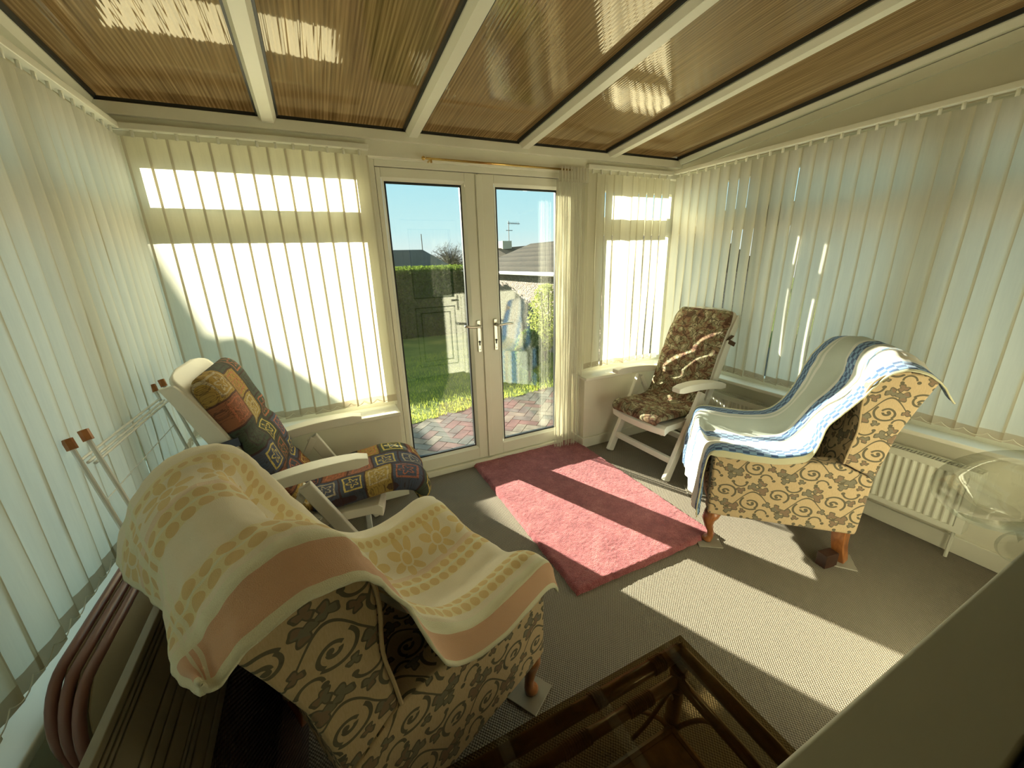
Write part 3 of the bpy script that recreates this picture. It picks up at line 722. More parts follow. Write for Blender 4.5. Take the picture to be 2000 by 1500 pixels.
armchair(*RCH, 'vine-patterned winged armchair under the blue and white towel, near the right radiator')
# protector tiles under the legs
for ch, lab in ((LCH, 'left'), (RCH, 'right')):
    for (px, py, nm) in ((.005, .255, 'front'), (.005, -.255, 'front'), (-.61, .25, 'rear'), (-.61, -.25, 'rear')):
        if ch is LCH and not (nm == 'front'): continue
        x_, y_ = towf(ch, (px, py, 0)); t_ = MB().box(-.062, .062, -.062, .062, .0005, .008).build('floor_protector', COASTER, bevel=.002)
        t_.location = (x_, y_, 0); t_.rotation_euler = (0, 0, math.radians(ch[1]+random.uniform(-14, 14)))
        side = 'nearest the coffee table' if False else ''
        near = (py < 0) if ch is LCH else (py > 0)
        tag(t_, 'thin square protector under the %s %s leg of the %s armchair' % ('near' if near else 'far', nm, 'yellow-towelled' if ch is LCH else 'blue-towelled'), 'floor protector', 'carpet protectors under the armchair legs')
x_, y_ = towf(RCH, (-.535, .30, 0)); t_ = MB().box(-.04, .04, -.025, .025, 0, .075).build('wooden_block', BROWNB, bevel=.003); t_.location = (x_, y_, 0.002); t_.rotation_euler = (0, 0, math.radians(170))
tag(t_, 'small dark wooden block on the carpet beside the rear leg of the blue-towelled armchair', 'block')

# ================================================================== towels
def towel(name, ch, mat, label, path, y0, y1, zfun, nu=70, nv=150, wr=.004, seed=0, mirror=False):
    """path: list of (X,Z) from behind the back to the front; the cross section follows zfun(s,t)"""
    P = spline([(p[0], 0, p[1]) for p in path], nv); cum = [0]
    for k in range(nv): cum.append(cum[-1]+(P[k+1]-P[k]).length)
    mb = MB()
    def fn(i, j):
        k = min(nv, int(round(j*nv))); p = P[k]; tn = (P[min(nv, k+1)]-P[max(0, k-1)]).normalized(); nn = Vector((-tn.z, 0, tn.x))
        if nn.z < 0 and abs(tn.x) > .3: nn = -nn
        y_, dx, dz = zfun(cum[k], cum[-1], i, lerp(y0, y1, i))
        w_ = noise.noise(Vector((i*6, cum[k]*5, seed)))*wr*2.2+noise.noise(Vector((i*18, cum[k]*14, seed+4)))*wr
        fb_ = 1-sm((cum[k]/cum[-1]-.30)/.2); w_ += fb_*wr*.9*noise.noise(Vector((i*4, cum[k]*34, seed+9)))
        q = Vector((p.x+dx, y_, p.z+dz))+Vector((tn.z*-1, 0, tn.x))*w_
        return ((q.x, q.y, q.z), ((1-i) if mirror else i, cum[k]))
    mb.grid(fn, nu, nv)
    o = mb.build(name, mat, smooth=True, solid=.006, fixn=False)
    o.location = ch[0]; o.rotation_euler = (0, 0, math.radians(ch[1])); tag(o, label, 'towel'); return o
def sm(t): t = max(0, min(1, t)); return t*t*(3-2*t)
# left chair: near side is -Y.  i=0 at the near (-Y) edge
pathL = [(-.822, .885), (-.812, .945), (-.785, 1.015), (-.735, 1.063), (-.655, 1.085), (-.575, 1.060), (-.525, .98), (-.475, .86), (-.405, .72), (-.31, .625), (-.20, .590), (-.09, .592), (0.0, .598), (.050, .580), (.075, .540)]
def zL(s_, L, i, y_):
    f_ = s_/L; yn = y_; dx = 0; dz = 0
    seat = sm((f_-.50)/.18)               # 0 over the back .. 1 over the seat
    mid = sm((.245-abs(y_))/.16)
    dz -= seat*.088*mid*(1-.35*sm((f_-.9)/.1))
    sc_k = math.exp(-((f_-.40)/.135)**2)*sm((.265-abs(y_))/.15); dx -= .108*sc_k; dz -= .062*sc_k*sm((.45-f_)/.2)
    # near edge rolls over the outside of the arm and wing
    ov = max(0, (-y_-.305)); 
    if ov > 0:
        dz -= seat*ov*1.0; yn = -.305-ov*lerp(.85, .22, seat); dz -= (1-seat)*ov*.45*sm(f_/.2)
    ovf = max(0, y_-.30)
    if ovf > 0: yn = .30+ovf*lerp(.6, .25, seat); dz -= ovf*.75
    # the loose end behind the back flares and drops towards the near corner
    back = 1-sm(f_/.12); dz += back*(.115*(1-i)**2-.03*i); dx += back*.040*(1-i)**2; dx -= back*(.012+.014*math.sin(i*9+.5))
    # bridging hollow where the cloth spans from wing to arm
    br_ = math.exp(-((f_-.56)/.10)**2); dz -= br_*.02*(i < .15)
    return yn, dx, dz
towel('bath_towel', LCH, YTOWEL, 'yellow and peach flower-patterned bath towel draped over the left foreground armchair', pathL, -.40, .385, zL, wr=.005, seed=1)
pathR = [(-.845, .955), (-.815, .990), (-.765, 1.048), (-.69, 1.085), (-.61, 1.078), (-.545, 1.010), (-.510, .91), (-.478, .79), (-.430, .68), (-.365, .610), (-.27, .584), (-.17, .580), (-.07, .586), (.02, .590), (.062, .562), (.078, .47), (.085, .36), (.088, .26), (.086, .185)]
def zR(s_, L, i, y_):
    f_ = s_/L; yn = y_; dx = 0; dz = 0; seat = sm((f_-.38)/.14)*(1-sm((f_-.74)/.04))
    mid = sm((.235-abs(y_))/.15); dz -= seat*.070*mid
    dx += .055*math.exp(-((f_-.40)/.07)**2)*sm((y_+.05)/.3); dz += .02*math.exp(-((f_-.44)/.06)**2)*sm((y_+.05)/.3)
    sc_k = math.exp(-((f_-.30)/.105)**2)*sm((.25-abs(y_))/.15); dx -= .080*sc_k; dz -= .04*sc_k*sm((.33-f_)/.15)
    if f_ > .76: dx += .010*math.sin(i*26)*sm((f_-.76)/.2)+.006*math.sin(i*47+1)*sm((f_-.76)/.2)
    ov = y_-.305
    if ov > 0: yn = .305+ov*.25; dz -= ov*.9*(seat+.2)
    # near edge lies lower around the wing crest
    cr_ = 1-sm((f_-.22)/.12); dz -= cr_*.055*sm((y_-.12)/.2); dz -= cr_*.03*sm((-y_-.15)/.2)
    back = 1-sm(f_/.14); yn -= back*0.02
    return yn, dx, dz
towel('bath_towel', RCH, BTOWEL, 'blue and white check-striped bath towel draped over the right armchair', pathR, -.325, .345, zR, wr=.0035, seed=5, mirror=True)

# ================================================================== plastic recliners
def recliner(loc, ang, label):
    R = empty('reclining_garden_chair', loc, math.radians(ang), label=label, cat='chair')
    H = .285
    for s_ in (1, -1):
        y_ = s_*H
        l_ = MB(); l_.bar((.0, y_, .004), (-.295, y_, .605), .034, .060, (1, 0, .4)); l_.build('front_leg', PLASTIC, R, bevel=.006)
        l_ = MB(); l_.bar((-.60, y_*.92, .004), (-.20, y_*.92, .44), .028, .045, (1, 0, -.4)); l_.build('rear_leg', PLASTIC, R, bevel=.006)
        st__ = MB(); st__.bar((-.285, y_*.95, .60), (-.40, y_*.95, .40), .024, .034, (1, 0, 0)); st__.build('arm_strut', PLASTIC, R, bevel=.004)
        # armrest: gently bowed board
        ap = MB(); n_ = 10; vs = []
        for k in range(n_+1):
            t = k/n_; X_ = lerp(-.02, -.50, t); zc = lerp(.672, .628, t)+.018*math.sin(t*math.pi)-.0; wd = .032+.012*math.sin(min(1, t*1.3)*math.pi*.8); th_ = .025-.010*(k in (0, n_))
            vs += [(X_, y_-wd, zc-th_), (X_, y_+wd, zc-th_), (X_, y_+wd, zc+th_), (X_, y_-wd, zc+th_)]
        fs = [(0, 1, 2, 3), (n_*4+3, n_*4+2, n_*4+1, n_*4)]+[(k*4+a1, (k+1)*4+a1, (k+1)*4+(a1+1) % 4, k*4+(a1+1) % 4) for k in range(n_) for a1 in range(4)]
        ap.add(vs, fs); ap.build('armrest', PLASTIC, R, bevel=.005)
    cb = MB(); cb.bar((-.062, -H, .135), (-.062, H, .135), .03, .045, (0, 0, 1)); cb.build('front_stretcher', PLASTIC, R, bevel=.005)
    cb = MB(); cb.bar((-.50, -H*.92, .11), (-.50, H*.92, .11), .03, .045, (0, 0, 1)); cb.build('rear_stretcher', PLASTIC, R, bevel=.005)
    # seat shell with curved front rail
    n_ = 14; ss = MB(); vs = []
    prof = [(.045, .335), (.05, .385), (.03, .405), (-.40, .415), (-.42, .375), (-.38, .372), (.0, .36)]
    def fr_seat(i, j): pass
    for k in range(n_+1):
        t = k/n_*2-1; bow = .035*(1-t*t)
        for (px, pz) in prof: vs.append((px+(bow if px > -.1 else 0)-.035, t*(H-.03), pz))
    m_ = len(prof); fs = [(k*m_+q, k*m_+(q+1) % m_, (k+1)*m_+(q+1) % m_, (k+1)*m_+q) for k in range(n_) for q in range(m_)]+[tuple(range(m_)), tuple(range(n_*m_+m_-1, n_*m_-1, -1))]
    ss.add(vs, fs); ss.build('seat', PLASTIC, R, smooth=False, bevel=.004)
    # back shell, widening flange and rolled top
    pth = spline([(-.36, 0, .40), (-.43, 0, .56), (-.50, 0, .76), (-.575, 0, .94), (-.645, 0, 1.075), (-.695, 0, 1.135)], 24)
    bs = MB()
    def fb(i, j):
        k = int(round(j*24)); p = pth[k]; t = 2*i-1; hw = .225*(1 if j < .86 else math.sqrt(max(0, 1-((j-.86)/.15)**2))*.93+.07)
        return ((p.x-.035*abs(t)**3*0+.0, t*hw, p.z), (i, j))
    bs.grid(fb, 16, 24); bs.build('backrest', PLASTIC, R, smooth=True, solid=.016, fixn=False)
    for s_ in (1, -1):
        rl = MB(); 
        for k in range(0, 22): 
            pass
        pts = [(p.x-.008, s_*.228, p.z) for p in pth[:22]]
        vs = []
        for k, p in enumerate(pts):
            t = k/21; dpt = .030+.028*math.sin(t*math.pi*.9)
            vs += [(p[0]+.012, p[1]-.014, p[2]), (p[0]+.012, p[1]+.014, p[2]), (p[0]-dpt, p[1]+.014, p[2]-.008), (p[0]-dpt, p[1]-.014, p[2]-.008)]
        n2 = len(pts)-1; fs = [(0, 1, 2, 3), (n2*4+3, n2*4+2, n2*4+1, n2*4)]+[(k*4+a1, (k+1)*4+a1, (k+1)*4+(a1+1) % 4, k*4+(a1+1) % 4) for k in range(n2) for a1 in range(4)]
        rl.add(vs, fs); rl.build('back_rail', PLASTIC, R, bevel=.004)
    return R
def pad(loc, ang, mat, label, path, half, thick, seams, name='seat_pad', n=120, lean=0):
    P = spline([(p[0], 0, p[1]) for p in path], n); cum = [0]
    for k in range(n): cum.append(cum[-1]+(P[k+1]-P[k]).length)
    mb = MB(); L = cum[-1]; NR = 40; vs = []
    for k in range(n+1):
        p = P[k]; tn = (P[min(n, k+1)]-P[max(0, k-1)]).normalized(); nn = Vector((-tn.z, 0, tn.x)); 
        if nn.z < 0: nn = -nn
        if nn.x < 0 and abs(tn.z) > .8: nn = -nn
        s_ = cum[k]; endt = min(s_, L-s_); ef = math.sqrt(max(0.0004, min(1, endt/.05)*(2-min(1, endt/.05))))
        cw = half*(.86+.14*min(1, math.sqrt(endt/.10)) if endt < .10 else 1)
        pinch = min([1]+[.50+.50*min(1, abs(s_-q)/.045) for q in seams])
        th_ = thick(s_/L)*pinch*ef
        for r_ in range(NR):
            an = 2*math.pi*r_/NR; ca, sa = math.cos(an), math.sin(an)
            yy = math.copysign(abs(ca)**.45, ca)*cw; tt_ = math.copysign(abs(sa)**.62, sa)*th_/2
            tuft = 1-.22*math.exp(-(yy/.05)**2) if sa > 0 else 1
            w_ = noise.noise(Vector((yy*14, s_*14, 2)))*.004
            q = p+nn*(tt_*tuft+w_); vs.append((q.x, yy, q.z)); mb.uv[len(vs)-1] = (yy+1, s_*1.0+.02+(3 if sa < 0 else 0)*0)
    mb.v = vs
    for k in range(n):
        for r_ in range(NR): mb.f.append((k*NR+r_, k*NR+(r_+1) % NR, (k+1)*NR+(r_+1) % NR, (k+1)*NR+r_))
    mb.f.append(tuple(range(NR))); mb.f.append(tuple(range((n+1)*NR-1, n*NR-1, -1)))
    root = empty(name, loc, math.radians(ang), label=label, cat='cushion')
    mb.build('padding', mat, root, smooth=True)
    # ties
    tb = MB(); k = int(n*.62); p = P[k]
    return root, P
RL = ((.925, -.640, 0), -3); RR = ((2.795, -.634, 0), 183)
recliner(*RL, 'white plastic reclining garden chair with a patchwork pad, left of the French doors')
recliner(*RR, 'white plastic reclining garden chair with a brown leafy pad, in the front right corner')
pathA = [(.055, .405), (.045, .440), (.0, .455), (-.14, .448), (-.30, .452), (-.36, .50), (-.405, .60), (-.465, .78), (-.535, .95), (-.60, 1.07), (-.645, 1.13)]
root, P = pad(*RR, LEAFY, 'brown leafy tufted seat pad on the recliner in the front right corner', pathA, .235, lambda f_: .062, [.46, .62, .82, 1.02])
tb = MB(); tb.bar((-.58, .235, .93), (-.63, .262, .90), .03, .006, (0, 1, 0)); tb.bar((-.58, .235, .93), (-.59, .265, .97), .03, .006, (0, 1, 0)); tb.build('tie', LEAFY, root)
tb = MB(); tb.bar((-.58, -.235, .93), (-.63, -.262, .90), .03, .006, (0, 1, 0)); tb.build('tie', LEAFY, root)
root, P = pad(*RL, PATCH, 'multicoloured patchwork seat pad on the recliner left of the French doors', [(.205, .345), (.222, .395), (.18, .452), (.06, .475), (-.14, .455), (-.30, .455), (-.36, .50), (-.405, .60), (-.465, .78), (-.525, .93), (-.575, 1.05), (-.60, 1.115)], .235,
              lambda f_: .095+.02*math.exp(-((f_-.92)/.08)**2)+.015*math.exp(-((f_-.12)/.1)**2), [.62, .80, 1.04])
tb = MB(); tb.bar((-.50, -.235, .84), (-.585, -.262, .83), .006, .035, (0, 0, 1)); tb.bar((-.585, -.262, .83), (-.61, -.20, .83), .006, .035, (0, 0, 1)); tb.build('tie', PATCH, root)
# extended leg rest under left pad front
# ================================================================== radiator on right wall
rd = empty('radiator', (3.50, -1.38, .16), label='cream ribbed panel radiator low on the right wall under the sill', cat='radiator')
y0, y1 = -.78, .76
pn = MB(); nn_ = 46
for face_x in (-.035,):
    prof = []
    for k in range(nn_*6+1):
        t = k/(nn_*6); yy = lerp(y0+.03, y1-.03, t); ph = (k % 6)/6; prof.append((face_x+(.010 if ph in (0, 5/6) else (.004 if abs(ph-1/6) < .01 or abs(ph-4/6) < .01 else 0)), yy))
    vs = []; 
    for (X_, Y_) in prof: vs += [(X_, Y_, .035), (X_, Y_, .305)]
    pn.add(vs, [(2*k, 2*k+1, 2*k+3, 2*k+2) for k in range(len(prof)-1)])
pn.box(face_x, face_x+.012, y0, y1, .305, .335); pn.box(face_x, face_x+.012, y0, y1, .005, .035); pn.box(face_x, face_x+.012, y0, y0+.03, .035, .305); pn.box(face_x, face_x+.012, y1-.03, y1, .035, .305)
pn.build('front_panel', METALW, rd)
MB().box(.028, .04, y0, y1, .005, .335).build('back_panel', METALW, rd)
MB().box(-.034, .04, y0-.002, y0, .005, .340).build('side_panel', METALW, rd); MB().box(-.034, .04, y1, y1+.002, .005, .340).build('side_panel', METALW, rd)
gr_ = MB(); k_ = 0; yy = y0+.01
while yy < y1-.01: gr_.box(-.030, .036, yy, yy+.006, .331, .338); yy += .0145
gr_.box(-.034, -.024, y0, y1, .330, .341); gr_.box(.030, .04, y0, y1, .330, .341); gr_.build('top_grille', METALW, rd)
MB().tube([(0, y0+.03, .01), (0, y0+.03, -.158)], .0075, 10).build('pipe', METALW, rd); MB().tube([(0, y1-.03, .01), (0, y1-.03, -.158)], .0075, 10).build('pipe', METALW, rd)
MB().box(.04, .078, y0+.2, y0+.24, .06, .30).build('bracket', METALW, rd); MB().box(.04, .078, y1-.24, y1-.2, .06, .30).build('bracket', METALW, rd)

# ================================================================== clothes airer folded against the left blind
ai = empty('clothes_airer', (.30, -1.2, 0), label='folded white wire clothes airer with navy clips leaning against the left blind', cat='clothes airer')
def AP(x_, y_, z_): return (x_-.30, y_+1.2, z_)
n0, n1 = Vector(AP(.12, -1.265, 1.06)), Vector(AP(.41, -1.54, .006)); f0, f1 = Vector(AP(.105, -.56, 1.03)), Vector(AP(.37, -.80, .006))
def lp(a_, b_, t): return a_.lerp(b_, t)
off = Vector((.03, .028, 0))
for nm, A0, A1 in (('near', n0, n1), ('far', f0, f1)):
    MB().tube([A0, A1], .0065, 8).build('leg', WIREW, ai)
    MB().tube([A0+off*.9+Vector((0, 0, .012)), A1+off*1.2], .0065, 8).build('leg', WIREW, ai)
    for q in (A0, A0+off*.9+Vector((0, 0, .012))):
        dr = (A0-A1).normalized(); tp = MB(); tp.tube([q-dr*.004, q+dr*.028], .0125, 6); tp.build('foot_tip', TIPW, ai)
for t in (.29, .76):
    p = lp(n0, n1, t); MB().bar(p-off*.35-Vector((.004, 0, 0)), p+off*1.45, .020, .022, (0, 0, 1)).build('clip', BLUEP, ai, bevel=.003)
    p = lp(f0, f1, t); MB().bar(p-off*.35, p+off*1.45, .020, .022, (0, 0, 1)).build('clip', BLUEP, ai, bevel=.003)
wr_ = MB()
for k, t in enumerate((.035, .045, .052)): wr_.tube([lp(n0, n1, t)+off*.3*k, lp(f0, f1, t)+off*.3*k], .0045, 6)
wr_.build('top_bar', WIREW, ai)
wr_ = MB()
for t in (.15, .25, .35, .46, .56, .66, .76, .86): wr_.tube([lp(n0, n1, t), lp(f0, f1, t)], .0020, 5)
wr_.build('drying_wire', WIREW, ai)

# ================================================================== folded tubular garden chairs
for k in range(3):
    xo = .222+.027*k; r_ = .0098; yA = -1.865-.022*k; zt = .775-.002*k
    labs = ('folded maroon-tubed garden chair nearest the left wall, innermost of the leaning row', 'folded maroon-tubed garden chair in the middle of the leaning row of three', 'folded maroon-tubed garden chair with a cream sling, outermost of the leaning row')
    fc = empty('folded_garden_chair', (xo, -1.40, 0), label=labs[k], cat='chair', group='folded chairs leaning by the left wall')
    yl = yA+1.40; Rr = .11; arc = [(.012*(1-math.sin(q*math.pi/16)), yl+Rr-Rr*math.cos(q*math.pi/16), zt-Rr+Rr*math.sin(q*math.pi/16)) for q in range(9)]
    low = spline([(.105, yl+.13, .014), (.085, yl+.10, .25), (.055, yl+.045, .45), (.024, yl+.006, zt-.19), arc[0]], 24)
    arc2 = [(.012*math.sin(q*math.pi/16), .22+Rr*math.sin(q*math.pi/16), zt-Rr+Rr*math.cos(q*math.pi/16)) for q in range(9)]
    path_ = [tuple(p) for p in low[:-1]]+arc+[(0, lerp(yl+Rr, .22, q/8), zt) for q in range(1, 8)]+arc2+[(.03, .33, zt-.25), (.105, .33, .014)]
    MB().tube(path_, r_, 12).build('tube_frame', TUBE, fc, smooth=True)
    def fsl(i, j):
        zz = lerp(zt-.004, .22, j); yn = yl+.012+(Rr-math.sqrt(max(0, Rr*Rr-max(0, Rr-(zt-zz))**2)) if zt-zz < Rr else 0)+max(0, (zt-.30-zz))*.25
        return ((.008+(zt-zz)*.16, lerp(yn, .32, i), zz), (i, j))
    MB().grid(fsl, 6, 20).build('sling', SLING, fc, solid=.003, fixn=False)
tb_ = empty('loose_tube_end', (.12, -1.90, 0), label='maroon tube with a cream cap standing at the lower left edge under the left sill', cat='tube')
MB().tube([(.03, -.055, .012), (.02, -.02, .60)], .0125, 12).build('tube', TUBE, tb_, smooth=True)
MB().lathe([(.016, .595), (.0165, .60), (.0165, .628), (.012, .637), (.001, .638)], .0193, -.02, 14).build('cap', CAPP, tb_, smooth=True)
# folded slatted table leaning against them
ft = empty('folded_slatted_table', (.42, -1.62, 0), label='folded taupe slatted table leaning beside the folded garden chairs', cat='table')
sl_ = MB(); top_ = Vector((-.060, 0, .800)); bot = Vector((.115, 0, .012)); dirv = (bot-top_).normalized(); nvv = Vector((-dirv.z, 0, dirv.x))
tt0 = 0
for wd in (.018, .012, .012, .058, .030, .030, .045, .012, .018, .040, .028):
    a0 = top_+dirv*tt0; a1 = top_+dirv*(tt0+wd-.004); tt0 += wd
    vs = [a0+nvv*.010, a0-nvv*.010, a1-nvv*.010, a1+nvv*.010]; vs = [Vector((q.x, -.50, q.z)) for q in vs]+[Vector((q.x, .42, q.z)) for q in vs]
    sl_.add(vs, [(0, 1, 2, 3), (7, 6, 5, 4), (0, 4, 5, 1), (1, 5, 6, 2), (2, 6, 7, 3), (3, 7, 4, 0)])
sl_.build('slatted_top', SLAT, ft, bevel=.002)
a0 = top_+dirv*tt0; vs = [a0+nvv*.006, a0-nvv*.006, bot-nvv*.006, bot+nvv*.006]; vs = [Vector((q.x, -.49, q.z)) for q in vs]+[Vector((q.x, .41, q.z)) for q in vs]
MB().add(vs, [(0, 1, 2, 3), (7, 6, 5, 4), (0, 4, 5, 1), (1, 5, 6, 2), (2, 6, 7, 3), (3, 7, 4, 0)]).build('woven_panel', WICKER, ft)
for yy in (-.47, .39): MB().bar((top_.x-.018, yy, top_.z-.03), (bot.x-.018, yy, bot.z+.004), .02, .012, (0, 1, 0)).build('side_bar', SLAT, ft)
# wicker hamper in the shade behind the armchair
hb = empty('wicker_hamper', (.735, -2.33, 0), label='dark woven wicker hamper on the floor behind the yellow-towelled armchair', cat='hamper'); hb.rotation_euler = (0, 0, 0)
MB().box(-.13, .06, -.16, .12, .0, .20).build('basket', WICKER, hb, bevel=.012)
MB().box(-.135, .065, -.165, .125, .202, .225).build('lid', WICKER, hb, bevel=.008)

# ================================================================== cane coffee table with smoked glass top
ct = empty('coffee_table', (1.165, -2.330, 0), label='dark cane coffee table with a smoked glass top in the bottom foreground', cat='coffee table')
X0, X1, Y0, Y1 = -.34, .440, -.225, .243; ZT = .45
MB().box(X0, X1, Y0, Y1, ZT-.006, ZT).build('glass_top', SMOKE, ct, bevel=.002)
ra = MB()
for yy in (Y0+.022, Y1-.022): ra.tube([(X0+.01, yy, ZT-.028), (X1-.01, yy, ZT-.028)], .020, 10)
for xx in (X0+.022, X1-.022): ra.tube([(xx, Y0+.01, ZT-.028), (xx, Y1-.01, ZT-.028)], .020, 10)
ra.build('top_rail', CANE, ct, smooth=True)
rb_ = MB()
for yy in (Y0+.045, Y1-.045): rb_.tube([(X0+.03, yy, ZT-.10), (X1-.03, yy, ZT-.10)], .016, 10)
for xx in (X0+.045, X1-.045): rb_.tube([(xx, Y0+.03, ZT-.10), (xx, Y1-.03, ZT-.10)], .016, 10)
rb_.build('lower_rail', CANE, ct, smooth=True)
for sx_ in (X0+.035, X1-.035):
    for sy_ in (Y0+.035, Y1-.035):
        lg = MB().tube([(sx_, sy_, .002), (sx_, sy_, ZT-.04)], .021, 12).build('leg', CANE, ct, smooth=True)
        bn = MB()
        for zz in (.14, .30, .36):
            for q in range(5): bn.tube([(sx_, sy_, zz+q*.006), (sx_, sy_, zz+q*.006+.004)], .0245, 10)
        bn.build('binding', CANE, lg)
        ox = -1 if sx_ > 0 else 1; oy = -1 if sy_ > 0 else 1; ac = MB()
        ac.tube(spline([(sx_, sy_, .10), (sx_+ox*.05, sy_, .20), (sx_+ox*.14, sy_, .30), (sx_+ox*.22, sy_, ZT-.10)], 14), .007, 8)
        ac.tube(spline([(sx_, sy_, .10), (sx_, sy_+oy*.04, .20), (sx_, sy_+oy*.10, .30), (sx_, sy_+oy*.17, ZT-.10)], 14), .007, 8)
        ac.tube(spline([(sx_+ox*.01, sy_, .26), (sx_+ox*.06, sy_+oy*.02, .33), (sx_+ox*.13, sy_+oy*.02, .27), (sx_+ox*.16, sy_, .20)], 14), .006, 8)
        ac.build('cane_arch', CANE, ct, smooth=True)
for xx in (.0, .21): 
    bn = MB()
    for q in range(12): bn.tube([(xx+q*.007, Y1-.045, ZT-.10), (xx+q*.007+.0045, Y1-.045, ZT-.10)], .0195, 10)
    for q in range(6): bn.tube([(xx+.1+q*.007, Y1-.022, ZT-.028), (xx+.1+q*.007+.0045, Y1-.022, ZT-.028)], .0225, 10)
    bn.build('binding', CANE, ct)
sh_ = MB(); sh_.box(X0+.06, X1-.06, Y0+.06, Y1-.06, .150, .162)
for xx in (X0+.05, X1-.05): sh_.tube([(xx, Y0+.03, .155), (xx, Y1-.03, .155)], .013, 8)
for yy in (Y0+.05, Y1-.05): sh_.tube([(X0+.03, yy, .155), (X1-.03, yy, .155)], .013, 8)
sh_.build('shelf', CANE, ct)
for i, (dx, dy, rz, w_, h_, t0, lab) in enumerate(((-.06, .02, 6, .30, .21, 0, 'magazine lying flat on the coffee table shelf, lowest of the stack'), (-.05, .0, -9, .29, .21, 1, 'patterned magazine on top of the stack on the coffee table shelf'))):
    mg = MB().box(-w_/2, w_/2, -h_/2, h_/2, 0, .010).build('magazine', PAPER, bevel=.001); mg.location = (1.165+dx, -2.33+dy, .1622+t0*.0105); mg.rotation_euler = (0, 0, math.radians(rz)); tag(mg, lab, 'magazine', 'magazines under the coffee table')

# ================================================================== cut-glass bowl on the house window sill
gb = empty('glass_bowl', (1.492, -2.612, 1.182), label='clear cut-glass footed bowl tipped over on the white window sill at the right edge', cat='bowl')
prof = [(.028, 0), (.030, .003), (.010, .009), (.008, .030), (.014, .042), (.034, .054), (.056, .078), (.062, .098), (.0605, .098), (.052, .079), (.032, .057), (.001, .048)]
bw = MB().lathe(prof, n=36, cap=False); bw.build('bowl', CRYSTAL, gb, smooth=True)
gb.rotation_euler = (-r2*.50+u2*.80+fw*-.15).to_track_quat('Z', 'X').to_euler()

# ================================================================== garden
gl_ = struct(MB().box(-25, 30, 1.62, 45, -.35, -.10).build('ground_lawn', GRASS))
MORTAR = plain('paving_sand', (.05, .045, .035), .95); BL1 = plain('block_red', (.085, .045, .038), .55, var=.4, scale=9, bump=.4, bs=90); BL2 = plain('block_grey', (.075, .070, .060), .5, var=.4, scale=9, bump=.4, bs=90); BL3 = plain('block_buff', (.115, .095, .072), .55, var=.4, scale=9, bump=.4, bs=90)
struct(MB().box(-25, 30, .06, 1.62, -.35, -.103).build('ground_paving_bed', MORTAR))
pv = MB(); rs = random.Random(21); c45 = math.cos(math.pi/4)
def hb_block(x0, y0, w_, h_):
    cs = [(x0+.003, y0+.003), (x0+w_-.003, y0+.003), (x0+w_-.003, y0+h_-.003), (x0+.003, y0+h_-.003)]
    W_ = [(2.4+(px-py)*c45, .8+(px+py)*c45) for px, py in cs]
    cx = sum(p[0] for p in W_)/4; cy = sum(p[1] for p in W_)/4
    if not (-.2 < cx < 5.2 and .10 < cy < 1.02+.175*(cx)+.02 and cy < 1.9): return
    k_ = rs.random(); dz_ = rs.uniform(-.001, .001); vs = [(p[0], p[1], -.115) for p in W_]+[(p[0], p[1], -.095+dz_) for p in W_]
    pv.add(vs, [(4, 5, 6, 7), (0, 1, 5, 4), (1, 2, 6, 5), (2, 3, 7, 6), (3, 0, 4, 7)], 0 if k_ < .42 else (1 if k_ < .75 else 2))
for r_i in range(-45, 46):
    for c_i in range(-24, 24):
        # classic herringbone lattice: horizontal block at (c*0.4 + r*0.1, r*0.1), vertical block beside it
        x0 = c_i*.4+r_i*.1; y0 = r_i*.1
        hb_block(x0, y0, .2, .1); hb_block(x0+.2, y0-.1+.0, .1, .2) if True else None
struct(pv.build('ground_paving', [BL1, BL2, BL3], fixn=False))
struct(MB().add([(-25, 1.10, -.0985), (1.0, 1.19, -.0985), (5.2, 1.93, -.0985), (30, 1.93, -.0985), (30, 3, -.0985), (-25, 3, -.0985)], [(0, 1, 2, 3, 4, 5)]).build('ground_lawn_edge', GRASS, fixn=False))
gs = MB(); rs = random.Random(11)
for k in range(9000):
    x_ = rs.uniform(.8, 5.0); y_ = 1.02+.175*x_+rs.random()**1.5*3.0; h_ = rs.uniform(.02, .055); an = rs.uniform(0, 6.28); w_ = rs.uniform(.003, .006); lx, ly = rs.uniform(-.02, .02), rs.uniform(-.02, .02)
    gs.add([(x_-w_*math.cos(an), y_-w_*math.sin(an), -.10), (x_+w_*math.cos(an), y_+w_*math.sin(an), -.10), (x_+lx, y_+ly, -.10+h_)], [(0, 1, 2)])
tag(gs.build('grass', BLADE, fixn=False), 'short sunlit grass of the lawn edge beyond the block paving', 'grass', kind='stuff')
def leaves(mb, cnt, fn, size, rs):
    for k in range(cnt):
        p = Vector(fn()); n_ = Vector((rs.uniform(-1, 1), rs.uniform(-1, 1), rs.uniform(-1, 1))).normalized(); t_ = n_.cross(Vector((rs.uniform(-1, 1), rs.uniform(-1, 1), rs.uniform(-1, 1)))).normalized(); q = n_.cross(t_); s_ = size*rs.uniform(.6, 1.3)
        mb.add([p-t_*s_, p+q*s_*.45, p+t_*s_, p-q*s_*.45], [(0, 1, 2, 3)])
rs = random.Random(5)
hg = empty('hedge', (3.0, 6.7, -.1), label='tall clipped green hedge across the garden with a sunlit yellow-green top', cat='hedge')
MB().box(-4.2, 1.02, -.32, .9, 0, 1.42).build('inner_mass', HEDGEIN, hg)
hl = MB()
def hp():
    r_ = rs.random()
    if r_ < .6: return (rs.uniform(-3.2, 1.05), rs.uniform(-.40, -.30), rs.uniform(0, 1.50))
    return (rs.uniform(-3.2, 1.05), rs.uniform(-.40, .9), 1.46+rs.uniform(-.03, .10)*(1 if rs.random() < .5 else .4))
